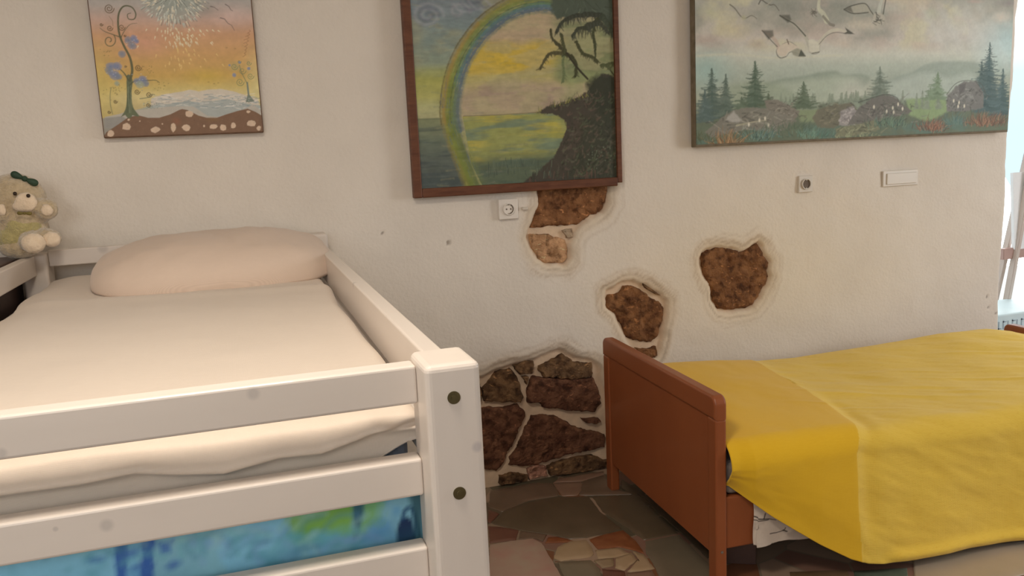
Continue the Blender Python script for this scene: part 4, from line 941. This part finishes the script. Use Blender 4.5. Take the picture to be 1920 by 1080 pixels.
# patterned play curtain hanging inside the lower rails
Bc = Board(-.592, .212, .10, .932, .004)
def p5(x, y): return W(x*.427, 880+y*.427, -1.985)
q5 = lambda l: [p5(*q) for q in l]
rs = np.random.RandomState(8)
Bc.C[:] = alb((112, 162, 184), 1.8)
KB = K
Bc.field((92, 144, 182), ss(.45, .6, fbm(Bc.X*7, Bc.Z*7, 3)))
Bc.field((126, 172, 182), .7*ss(.52, .62, fbm(Bc.X*10, Bc.Z*12, 13)))
Bc.field((70, 134, 150), .6*ss(.52, .62, fbm(Bc.X*9, Bc.Z*10, 23)))
Bc.poly(q5([(1250, 150), (1550, 60), (1552, 280), (1500, 285), (1400, 270), (1330, 300), (1270, 270)]), (112, 158, 66), .95, .006, .006)
Bc.poly(q5([(1590, 80), (1700, 60), (1670, 230), (1580, 270)]), (110, 160, 80), .8, .01, .01)
Bc.blob(p5(1340, 310), .03, .02, (74, 140, 96), .6, 1)
Bc.poly(q5([(1548, 60), (1606, 50), (1600, 180), (1575, 300), (1555, 310)]), (40, 76, 100), .85, .003)
Bc.poly(smooth_path(q5([(1745, 300), (1755, 240), (1785, 215), (1810, 230), (1830, 310), (1830, 420), (1750, 420)]), 5), (22, 34, 72), .95, .002)
Bc.line(smooth_path(q5([(1770, 225), (1785, 180), (1815, 185), (1840, 290)])), .006, (26, 60, 100), .8)
Bc.poly(q5([(1780, 60), (1860, 60), (1860, 420), (1838, 420), (1815, 190)]), (28, 60, 68), .8, .004)
for xx in (500, 618, 1150-1800, -200):
    Bc.poly(q5([(xx, 300), (xx+55, 300), (xx+60, 900), (xx+5, 900)]), (48, 84, 156), .9, .002, .003)
    for k in range(5): Bc.blob(p5(xx+rs.normal(20, 60), 370+rs.rand()*70), .012, .008, (58, 92, 160), .6, 1, rough=.7)
Bc.poly(q5([(690, 330), (760, 320), (750, 370), (700, 380)]), (58, 96, 164), .8, .003, .003)
Bc.poly(q5([(1000, 470), (1380, 385), (1850, 290), (1850, 560), (1000, 700)]), (40, 92, 112), .5, .02)
for k in range(70):
    x = 100+1500*rs.rand(); y = 260+170*rs.rand(); p = p5(x, y); an = rs.rand()*2
    Bc.line(smooth_path([p, (p[0]+.03*math.cos(an), p[1]+.02*math.sin(an)), (p[0]+.05*math.cos(an-.4), p[1]+.03*math.sin(an-.4))], 5), .008, [(140, 182, 184), (72, 120, 150), (96, 160, 168), (118, 150, 190)][k % 4], .35, soft=.004)
# hidden lower part keeps the same leafy pattern
for k in range(26):
    p = (-.56+.74*rs.rand(), .14+.6*rs.rand()); Bc.blob(p, .05, .07, [(112, 158, 66), (48, 84, 156), (40, 76, 100)][k % 3], .7, 1, rough=.8, seed=k)
Yc = -1.982+.006*np.sin(Bc.X*48+1.2*np.sin(Bc.Z*4))*ss(.95, .6, Bc.Z)+(fbm(Bc.X*12, Bc.Z*3, 6)-.5)*.008
M['curtain'] = mat('printed_cotton', (.96,)*3, (1, 1, 1), .9, 90, bump=.15, bscale=400, attr='Col', spec=.15, sheen=.2)
cu = grid_mesh('play_curtain', np.stack([Bc.X, Yc, Bc.Z], -1), M['curtain'], col=Bc.C, thick=.002)
tag(cu, 'blue and green printed curtain hanging behind the lower rails of the raised bed', 'curtain')

# ------------------------------------------------------------------ teddy bear on a dark cabinet behind the bed
M['dark_wood'] = mat('dark_wood', A((70, 52, 46), 1.2), A((84, 62, 54), 1.2), .5, 8, stretch=(1, .2, 1), bump=.1)
cb = empty('side_cabinet', (-.86, -.22, 0), 'dark brown cabinet beyond the far corner of the raised bed, teddy bear on top', 'cabinet')
box('body', (-.17, -.19, .05), (.17, .19, 1.06), M['dark_wood'], cb, .004); box('top', (-.185, -.20, 1.06), (.185, .20, 1.083), M['dark_wood'], cb, .005)
for s_ in (0,): box('door', (-.16, -.206, .08), (.16, -.19, 1.03), M['dark_wood'], cb, .004)
for (a_, b_) in ((-.16, -.18), (.12, -.18), (-.16, .14), (.12, .14)): box('foot', (a_, b_, 0), (a_+.04, b_+.04, .05), M['dark_wood'], cb, .002)

M['fur'] = mat('cream_plush', A((164, 144, 112), 1.3), A((188, 168, 136), 1.3), .95, 60, bump=1, bscale=160, detail=8, sheen=.8, bdist=.006)
M['fur_y'] = mat('yellow_green_plush', A((160, 146, 96), 1.25), A((176, 162, 110), 1.25), .95, 60, bump=1, bscale=160, detail=8, sheen=.6, bdist=.006)
M['pad'] = mat('pale_plush', A((206, 184, 156), 1.3), A((216, 196, 170), 1.3), .95, 60, bump=.8, bscale=140, sheen=.6, bdist=.004)
M['eye'] = mat('brown_bead', A((40, 28, 18)), rough=.2)
M['bow_green'] = mat('dark_green_ribbon', A((30, 48, 34)), A((40, 60, 42)), .6)
M['bow_olive'] = mat('olive_ribbon', A((92, 80, 36)), A((104, 92, 44)), .6)
def blobs(name, L_, mt_, parent, vox=.006, fuzz=.006):
    bm = bmesh.new()
    for (c, r, eu) in L_:
        mtx = Matrix.Translation(c) @ (Matrix.Rotation(eu, 4, 'Y') @ Matrix.Diagonal((*r, 1)))
        bmesh.ops.create_uvsphere(bm, u_segments=24, v_segments=16, radius=1, matrix=mtx)
    o = from_bm(name, bm, mt_, parent, True)
    rm = o.modifiers.new('merge', 'REMESH'); rm.mode = 'VOXEL'; rm.voxel_size = vox; rm.use_smooth_shade = True
    sm = o.modifiers.new('soft', 'SMOOTH'); sm.iterations = 3; sm.factor = .6
    if fuzz:
        tx = bpy.data.textures.new('fuzz', 'CLOUDS'); tx.noise_scale = .012; tx.noise_depth = 2
        ds = o.modifiers.new('fuzz', 'DISPLACE'); ds.texture = tx; ds.strength = fuzz; ds.mid_level = .5
    return o
TX, TY, TZ = -.655, -.165, 1.084
ted = empty('teddy_bear', (TX, TY, TZ), 'cream teddy bear with yellow-green body and dark green hair bow beside the bed corner', 'teddy bear')
P3 = lambda px, py, Y: (lambda q: (q[0]-TX, Y-TY, q[1]-TZ))(W(px, py, Y))
head = (P3(31, 370, -.155), (.084, .066, .074), .25)
body = (P3(42, 432, -.15), (.076, .060, .072), 0)
Lb = [body, (P3(36, 460, -.16), (.060, .055, .042), 0), (P3(46, 415, -.17), (.048, .045, .04), 0), head, (P3(48, 382, -.205), (.036, .030, .030), 0),
      (P3(74, 402, -.18), (.036, .026, .024), .3), (P3(88, 392, -.20), (.032, .030, .034), 0),
      (P3(15, 412, -.18), (.036, .026, .024), -.5), (P3(3, 398, -.20), (.026, .026, .032), 0),
      (P3(60, 452, -.21), (.036, .040, .030), 0), (P3(92, 445, -.20), (.036, .034, .028), .4),
      (P3(-22, 350, -.14), (.026, .018, .028), 0)]
blobs('body', Lb, M['fur'], ted)
blobs('vest', [(P3(44, 424, -.165), (.060, .052, .048), 0), (P3(34, 445, -.165), (.064, .050, .05), 0)], M['fur_y'], ted)
blobs('foot_pad', [(P3(63, 456, -.240), (.035, .022, .031), 0)], M['pad'], ted)
blobs('foot_pad', [(P3(97, 449, -.225), (.027, .018, .024), .4)], M['pad'], ted)
blobs('paw_pad', [(P3(88, 394, -.226), (.019, .010, .020), 0)], M['pad'], ted)
blobs('paw_pad', [(P3(3, 394, -.222), (.014, .010, .020), 0)], M['pad'], ted)
blobs('muzzle', [(P3(49, 379, -.222), (.032, .016, .030), .2), (P3(45, 386, -.220), (.034, .014, .018), 0)], M['pad'], ted, fuzz=.003)
for (px, py) in ((28, 363), (53, 367)):
    bm = bmesh.new(); bmesh.ops.create_uvsphere(bm, u_segments=12, v_segments=8, radius=.0058, matrix=Matrix.Translation(P3(px, py, -.232 if px < 40 else -.236))); from_bm('eye', bm, M['eye'], ted, True)
def bow(name, c, w_, mt_, rot):
    bm = bmesh.new()
    for s_ in (-1, 1):
        mtx = Matrix.Translation(c) @ Matrix.Rotation(rot, 4, 'Y') @ Matrix.Translation((s_*w_*.5, 0, 0)) @ Matrix.Diagonal((w_*.5, w_*.25, w_*.34, 1))
        g_ = bmesh.ops.create_uvsphere(bm, u_segments=14, v_segments=10, radius=1)['verts']
        for v in g_:
            k = (v.co.x*s_+1)/2; v.co.z *= .35+.75*k; v.co.y *= .5+.5*k
        bmesh.ops.transform(bm, matrix=mtx, verts=g_)
    bmesh.ops.create_uvsphere(bm, u_segments=10, v_segments=8, radius=w_*.22, matrix=Matrix.Translation(c))
    return from_bm(name, bm, mt_, ted, True)
bow('hair_bow', P3(46, 335, -.195), .040, M['bow_green'], .5)
bow('neck_bow', P3(46, 400, -.238), .020, M['bow_olive'], .1)

# ------------------------------------------------------------------ sockets and cover plate on the wall
M['plastic'] = mat('white_plastic', A((206, 198, 188), 1.4), rough=.35, spec=.5)
M['plastic_wall'] = mat('painted_plastic', A((190, 181, 168), 1.42), rough=.35, spec=.4)
M['socket_hole'] = mat('dark_hole', A((96, 84, 72)), rough=.7)
M['pin'] = mat('metal_pin', A((150, 140, 124)), rough=.3, metallic=.8)
def ring(bm, c, r0, r1, y0, y1, seg=40):
    vs = []
    for (r, y) in ((r0, y0), (r1, y0), (r1, y1), (r0, y1)):
        vs.append([bm.verts.new((c[0]+r*math.cos(a_*2*math.pi/seg), y, c[2]+r*math.sin(a_*2*math.pi/seg))) for a_ in range(seg)])
    for q in range(4):
        for k in range(seg): bm.faces.new((vs[q][k], vs[q][(k+1) % seg], vs[(q+1) % 4][(k+1) % seg], vs[(q+1) % 4][k]))
def socket(name, px, py, size, label, mp, deep=True):
    x, z = W(px, py, -.012)
    t = empty(name, (x, -.006, z), label, 'wall socket')
    h_ = size/2; yo = 0 if deep else .007
    t.location.y += yo
    if h_:
        bm = bmesh.new(); addbox(bm, (-h_, -.010, -h_), (h_, .004, h_), .003); from_bm('cover_plate', bm, mp, t)
    bm = bmesh.new(); ring(bm, (0, 0, 0), .0195, .0235, -.0165, -.009); from_bm('socket_rim', bm, mp, t, True)
    bm = bmesh.new(); addcyl(bm, (0, -.0108, 0), (0, -.0100, 0), .0195, seg=36); from_bm('socket_well', bm, M['socket_hole'] if not deep else mp, t)
    bm = bmesh.new()
    bm.free()
    for s_ in (-1, 1):
        bm = bmesh.new(); addcyl(bm, (s_*.0085, -.0116, 0), (s_*.0085, -.0104, 0), .0032, seg=12); from_bm('pin_hole', bm, M['socket_hole'], t)
    bm = bmesh.new()
    bm.free()
    for s_ in (-1, 1):
        bm = bmesh.new(); addbox(bm, (-.003, -.0155, s_*.0175-.002), (.003, -.0106, s_*.0175+.002), .0005); from_bm('earth_clip', bm, M['pin'], t)
    bm = bmesh.new()
    for k in range(11):
        a0, a1 = -1.3+k*.24, -1.3+(k+1)*.24
        if k < 10: addcyl(bm, (.0175*math.cos(a0), -.0112, .0175*math.sin(a0)), (.0175*math.cos(a0+.24), -.0112, .0175*math.sin(a0+.24)), .0016, seg=6)
    from_bm('socket_groove', bm, M['socket_hole'], t)
    return t
socket('wall_socket', 953, 392, .078, 'square white wall socket just below the rainbow painting', M['plastic'])
t = socket('wall_socket', 1512, 345, .072, 'small wall socket painted over, below the misty landscape painting', M['plastic_wall'], False)
x, z = W(1690, 333, -.01)
t = empty('blank_cover_plate', (x, -.006, z), 'wide blank plastic cover plate on the wall right of the painted-over socket', 'cover plate')
bm = bmesh.new(); addbox(bm, (-.100, -.003, -.037), (.096, .006, .034), .003, 3); from_bm('cover_plate', bm, M['plastic_wall'], t)
bm = bmesh.new(); addbox(bm, (-.082, -.008, -.028), (.084, -.002, .022), .003, 3); from_bm('raised_panel', bm, M['plastic_wall'], t)
# plastered stub of an old fitting beside the white socket
x, z = W(984, 391, -.01)
bm = bmesh.new(); addbox(bm, (x-.012, -.016, z-.006), (x+.012, .006, z+.006), .004, 3)
o = from_bm('wall_clip', bm, M['plastic_wall']); tag(o, 'small painted-over clip on the wall right of the white socket', 'clip')

# ------------------------------------------------------------------ low brown bed with the yellow spread
M['lacquer'] = mat('russet_lacquer', A((126, 67, 35), 1.35), A((134, 73, 39), 1.35), .42, 5, stretch=(1, 1, .3), bump=.05, bscale=30, spec=.45, coat=.1)
TH = math.radians(2.6); L_ = 1.93
bed = empty('single_bed', (1.318, -.165, 0), 'low russet-brown wooden bed covered by the yellow spread, standing along the wall', 'bed', rz=-TH)
# local axes: x along the bed, -y into the room
def lb(name, a_, b_, bev=.006, par=None, seg=3, mt_=None): return box(name, a_, b_, mt_ or M['lacquer'], par or bed, bev, (0, 0, 0), seg)
WB = .885
def end_board(x_, zt_, outer):
    lb('leg', (x_-.018, -.052, 0), (x_+.018, 0, zt_-.07), .007); lb('leg', (x_-.018, -WB, 0), (x_+.018, -WB+.052, zt_-.07), .007)
    bm = bmesh.new()
    # top rail with rounded shoulders
    prof = []
    r = .028
    for k in range(9): a_ = math.pi/2*k/8; prof.append((-r+r*math.cos(a_)*1.0-0, zt_-r+r*math.sin(a_)))
    pts = [(0, zt_-.072)]+[(-r+r*math.cos(math.pi/2*k/8), zt_-r+r*math.sin(math.pi/2*k/8)) for k in range(9)]
    pts += [(-WB+r-r*math.sin(math.pi/2*k/8), zt_-r+r*math.cos(math.pi/2*k/8)) for k in range(9)]+[(-WB, zt_-.072)]
    v0 = [bm.verts.new((x_-.020, y, z)) for y, z in pts]; f = bm.faces.new(v0)
    ex_ = bmesh.ops.extrude_face_region(bm, geom=[f]); bmesh.ops.translate(bm, vec=(.040, 0, 0), verts=[v for v in ex_['geom'] if isinstance(v, bmesh.types.BMVert)])
    bmesh.ops.recalc_face_normals(bm, faces=bm.faces[:])
    bmesh.ops.bevel(bm, geom=[e_ for e_ in bm.edges if abs(e_.verts[0].co.x-e_.verts[1].co.x) < 1e-5], offset=.009, segments=4, affect='EDGES', profile=.5)
    from_bm('top_rail', bm, M['lacquer'], bed)
    lb('panel', (x_-.013, -WB+.045, .115 if outer else .2), (x_+.012, -.045, zt_-.068), .003)
end_board(0, .617, True)
end_board(L_, .478, False)
lb('side_rail', (.018, -WB+.012, .135), (L_-.018, -WB+.036, .300)); lb('side_rail', (.018, -.036, .135), (L_-.018, -.012, .300))
for k in range(12): lb('bed_slat', (.08+k*.15, -WB+.036, .262), (.15+k*.15, -.036, .28), .002)
bm = bmesh.new(); addcyl(bm, (.0, -WB-.0015, .135), (.0, -WB+.01, .135), .0045, seg=12); from_bm('screw', bm, M['socket_hole'], bed)
M['greymat'] = mat('grey_mattress', A((112, 100, 92), 1.2), A((128, 116, 106), 1.2), .9, 20, bump=.2)
mo = box('mattress', (.026, -WB+.015, .302), (L_-.03, -.03, .405), M['greymat'], None, .02, (0, 0, 0), 3)
mo.location = bed.location; mo.rotation_euler = bed.rotation_euler
tag(mo, 'grey mattress on the low brown bed, corner showing below the yellow spread', 'mattress')

# yellow bedspread (local coordinates of the bed)
M['spread_rib'] = weave('yellow_ribbed_weave', A((200, 150, 34), 1.30), A((226, 184, 72), 1.30), 60, 110, bump=.45, dist=.0010, noise_amt=1.3)
M['spread_plain'] = weave('yellow_plain_weave', A((208, 162, 30), 1.30), A((222, 178, 44), 1.30), 150, 150, bump=.2, dist=.0006, noise_amt=.3)
ns, nv = 520, 300
sv = np.linspace(.022, L_+.10, ns); vv = np.linspace(0, 1, nv)
SS, V2 = np.meshgrid(sv, vv)
ztop = lambda s_: np.interp(s_, [0, .12, .25, .45, .62, .8, 1.2, 1.5, 1.75, 1.9, 2.1], [.500, .505, .500, .486, .468, .462, .474, .488, .486, .46, .44])
zb_ = ztop(SS)
zfront = np.interp(SS, [0, .15, .45, .6, 1.0, 2.0], [.470, .474, .470, .458, .452, .448])
def sstep(a_, b_, x_): return ss(a_, b_, x_)
tB, tF = .03, .93
hem = np.interp(SS[0], [0, .03, .15, .30, .40, .46, .52, .62, 1.1, 2.1], [.345, .335, .240, .135, .074, .049, .036, .030, .026, .024])
rr = .075
T = np.zeros_like(SS); Z2 = np.zeros_like(SS)
# section: back tuck 0-.06, top .06-.60, round .60-.70, drop .70-1
a_ = np.clip(V2/.06, 0, 1); T1 = .028+.0*a_; Z1 = .30+(zb_-.02-.30)*a_
tt = np.clip((V2-.06)/.54, 0, 1); T2 = .03+(tF-rr-.03)*tt; Zt = zb_-(zb_-zfront)*tt**1.6-.02*np.exp(-tt/.03)
an = np.clip((V2-.60)/.10, 0, 1)*math.pi/2; T3 = tF-rr+rr*np.sin(an); Z3 = zfront-rr*(1-np.cos(an))
dr = np.clip((V2-.70)/.30, 0, 1); ztopd = zfront-rr; Z4 = ztopd+(hem[None, :]-ztopd)*dr
flare = np.interp(SS, [0, .1, .45, .8, 2.1], [-.04, -.018, .03, .022, .03])
T4 = tF+flare*dr**1.2
ridge_fade = 1-ss(.86, .98, V2)
T = np.where(V2 < .06, T1, np.where(V2 < .60, T2, np.where(V2 < .70, T3, T4)))
Z2 = np.where(V2 < .06, Z1, np.where(V2 < .60, Zt, np.where(V2 < .70, Z3, Z4)))
T = T+np.interp(SS, [0, .05, .09, .3, .5], [-.028, -.022, -.008, .002, 0])*ss(.5, .7, V2)
# the ridge where the spread doubles over near the foot
ridge = np.interp(V2, [0, .1, .3, .45, .55, .62, .70, .85, 1], [.60, .59, .55, .515, .485, .465, .43, .43, .44])
dR = SS-ridge
outn = ss(.6, .72, V2)
bump_ = (.004*np.exp(-(dR/.026)**2)+.004*ss(.02, -.05, dR))*ridge_fade
Z2 += bump_*(1-outn); T += (bump_*1.3)*outn
Z2 += -.010*np.exp(-((dR-.04)/.03)**2)*(1-outn)*ss(.35, .55, V2); T += -.010*np.exp(-((dR-.035)/.035)**2)*outn*ridge_fade
# wrinkles
wr = (fbm(SS*3+V2*5, V2*14-SS*6, 61, 3)-.5)*.016*(dR > 0)+(fbm(SS*6, V2*7, 63, 3)-.5)*.010
for (s0, v0, ln, am) in [(.78, .46, .07, .004), (.95, .44, .05, .003), (1.05, .50, .06, .003), (1.25, .45, .08, .004), (.62, .52, .05, .004), (1.5, .30, .07, .003), (1.15, .36, .06, .0025)]:
    wr += am*np.exp(-((SS-s0-(V2-v0)*3.2)/.028)**2)*np.exp(-((V2-v0)/ln)**2)
Z2 += wr*(1-outn)*ss(.06, .12, V2); T += wr*outn*.9
T += .012*np.sin(SS*11+.5)*outn*dr*ss(.5, .8, SS) + .014*np.exp(-((dr-.95)/.05)**2)*ss(.5, .6, SS)
Z2 += -.004*np.sin(SS*7)*dr
# headboard end: tuck down
tuck = ss(L_-.05, L_+.08, SS); SSx = np.minimum(SS, L_-.035-.0*SS)
Z2 = np.where(V2 < .62, Z2-.10*ss(L_-.08, L_-.03, SS), Z2)
P = np.stack([SSx, -T, Z2], -1)
mi = (dR[:-1, :-1] < -.004).astype(int)
sp_o = grid_mesh('yellow_bedspread', P, [M['spread_rib'], M['spread_plain']], uv=np.stack([SS, V2*1.5], -1), matidx=mi, thick=.005, flip=True)
sp_o.location = bed.location; sp_o.rotation_euler = bed.rotation_euler
tag(sp_o, 'mustard yellow woven bedspread draped over the low brown bed', 'bedspread'); sp_o.name = 'bedspread'

# white branch-print sheet hanging out at the foot corner
Bs = Board(.100, .42, .13, .36, .0022)
Bs.C[:] = alb((186, 172, 158), 1.45)
Bs.field((150, 136, 126), .5*ss(.5, .65, fbm(Bs.X*16, Bs.Z*14, 3)))
r3 = lambda l: [(W(1340+x*.302, 860+y*.302, -1.07)[0]-1.318+.041, W(1340+x*.302, 860+y*.302, -1.07)[1]) for x, y in l]
bk = (44, 36, 32)
Bs.line(smooth_path(r3([(210, 358), (300, 348), (350, 338), (400, 345)])), .0055, bk, .95, taper=.5)
Bs.line(smooth_path(r3([(205, 398), (280, 368), (350, 345)])), .004, bk, .9)
Bs.line(r3([(325, 300), (320, 345)]), .0045, bk, .9); Bs.line(r3([(222, 260), (232, 240)]), .003, bk, .9)
Bs.line(smooth_path(r3([(370, 455), (420, 450), (458, 430), (468, 405)])), .0045, bk, .95, taper=.6); Bs.line(r3([(455, 432), (475, 440)]), .006, bk, .9)
Bs.blob(r3([(378, 545)])[0], .006, .005, bk, .9, 2); Bs.line(smooth_path(r3([(360, 555), (400, 540), (430, 552)])), .003, bk, .8)
u_ = (Bs.X-.100)/(.42-.100); bot = .128+.004*np.sin(u_*5)+.010*ss(.08, 0, u_)+.008*(fbm(Bs.X*20, Bs.X*0, 4)-.5)
tz = (Bs.Z-.13)/.23
Zs = bot+(.325-.1*u_-bot)*tz
Xs = Bs.X+.006*np.sin(Zs*30)+(.012)*(1-tz)*(u_ < .06)
Ys = -(WB-.006+.004*np.sin(u_*13)*(1-tz)+.006*(1-tz)+.008*(fbm(Bs.X*14, Bs.Z*9, 12)-.5))
so = grid_mesh('printed_sheet', np.stack([Xs, Ys, Zs], -1), M['curtain'], col=Bs.C, thick=.003)
so.location = bed.location; so.rotation_euler = bed.rotation_euler
tag(so, 'white sheet with black branch print hanging out below the yellow spread', 'sheet')
# plank lying on edge under the bed by the foot
x, y = G(1395, 1062)
po = box('plank', (-.08, -.012, 0), (.055, .012, .10), M['dark_wood'], None, .003); po.location = (1.43, -.90, 0); po.rotation_euler = (0, 0, -.5)
tag(po, 'short dark plank standing on the floor under the foot of the low bed', 'plank')

# ------------------------------------------------------------------ beyond the wall end: easel and a painted box in daylight
M['easel'] = mat('pale_beech', A((176, 164, 156), 1.3), A((190, 176, 166), 1.3), .5, 10, stretch=(1, 1, .2), bump=.1)
M['easel_p'] = mat('rosy_beech', A((164, 134, 126), 1.2), A((176, 146, 136), 1.2), .5, 10)
M['canvas_white'] = mat('primed_canvas', (.9, .91, .92), (.93, .94, .94), .8, 60, bump=.2)
EY = .45
def E3(px, py, Y=EY): q = W(px, py, Y); return Vector((q[0], Y, q[1]))
eb = E3(1905, 600)
es = empty('easel', (eb.x, EY, 0), 'pale wooden easel in the daylight just past the free end of the wall', 'easel')
eo = Vector((eb.x, EY, 0))
def bar(name, p, q, w_, d_, mt_):
    bm = bmesh.new(); p = Vector(p)-eo; q = Vector(q)-eo; dv = q-p
    bmesh.ops.create_cube(bm, size=1)
    for v in bm.verts: v.co = Vector((v.co.x*w_, v.co.y*d_, v.co.z*dv.length))
    bmesh.ops.bevel(bm, geom=bm.edges[:], offset=.003, segments=2, affect='EDGES')
    bmesh.ops.transform(bm, matrix=Matrix.Translation((p+q)/2) @ dv.to_track_quat('Z', 'Y').to_matrix().to_4x4(), verts=bm.verts)
    return from_bm(name, bm, mt_, es)
a1 = E3(1926, 300); a2 = E3(1887, 470); d_ = (a2-a1); foot1 = a1+d_*(a1.z/(a1.z-a2.z)) ; foot1.y = EY
legtop = a1-d_*.9
bar('leg', foot1, legtop, .030, .022, M['easel'])
b1_ = E3(1905, 470, EY-.05); b2_ = E3(1887, 568, EY-.05); d2 = b2_-b1_; f2 = b1_+d2*((b1_.z)/(b1_.z-b2_.z)); 
bar('leg', f2, b1_-d2*3.2, .036, .024, M['easel'])
f3 = Vector((legtop.x+.62, EY, 0)); bar('leg', f3, legtop+Vector((.05, 0, 0)), .030, .022, M['easel'])
bar('leg', (legtop.x+.1, EY+.42, 0), legtop+Vector((.02, .03, 0)), .028, .02, M['easel'])
c_ = E3(1884, 474); bar('canvas_ledge', (c_.x-.06, EY-.03, c_.z), (c_.x+.75, EY-.03, c_.z+.01), .035, .06, M['easel_p'])
c2 = E3(1884, 568); bar('crossbar', (c2.x-.10, EY-.02, c2.z), (c2.x+.75, EY-.02, c2.z+.012), .03, .03, M['easel'])
cb2 = E3(1890, 462, EY-.03); ct = E3(1893, 345, EY-.03)
bm = bmesh.new(); addbox(bm, (0, 0, 0), (.46, .02, .42), .002)
cv = from_bm('blank_canvas', bm, M['canvas_white']); cv.location = (cb2.x+.02, EY-.055, c_.z+.022); cv.rotation_euler = (-.08, -.0, 0)
tag(cv, 'white stretched canvas resting on the ledge of the easel', 'canvas')
bx = E3(1878, 620, .03)
bh = E3(1900, 585, .12).z
bm = bmesh.new(); addbox(bm, (0, 0, 0), (.60, .30, bh), .008, 3)
xo = empty('painted_box', (3.56, .10, 0), 'pale blue box with faded grey markings on the floor in front of the easel', 'box')
M['paleblue'] = mat('pale_blue_paint', A((200, 222, 228), 1.1), A((210, 230, 235), 1.1), .5, 6)
from_bm('box_body', bm, M['paleblue'], xo)
M['mark'] = mat('grey_marking', A((160, 178, 190), 1.1), rough=.7)
bm = bmesh.new()
for k in range(7):
    xk = .03+k*.03
    addbox(bm, (xk, -.002, bh-.075), (xk+.006, .001, bh-.035+.004*(k % 2)), 0)
    if k % 2: addbox(bm, (xk, -.002, bh-.041), (xk+.022, .001, bh-.035), 0)
    else: addbox(bm, (xk, -.002, bh-.075), (xk+.020, .001, bh-.069), 0)
from_bm('faded_marking', bm, M['mark'], xo)
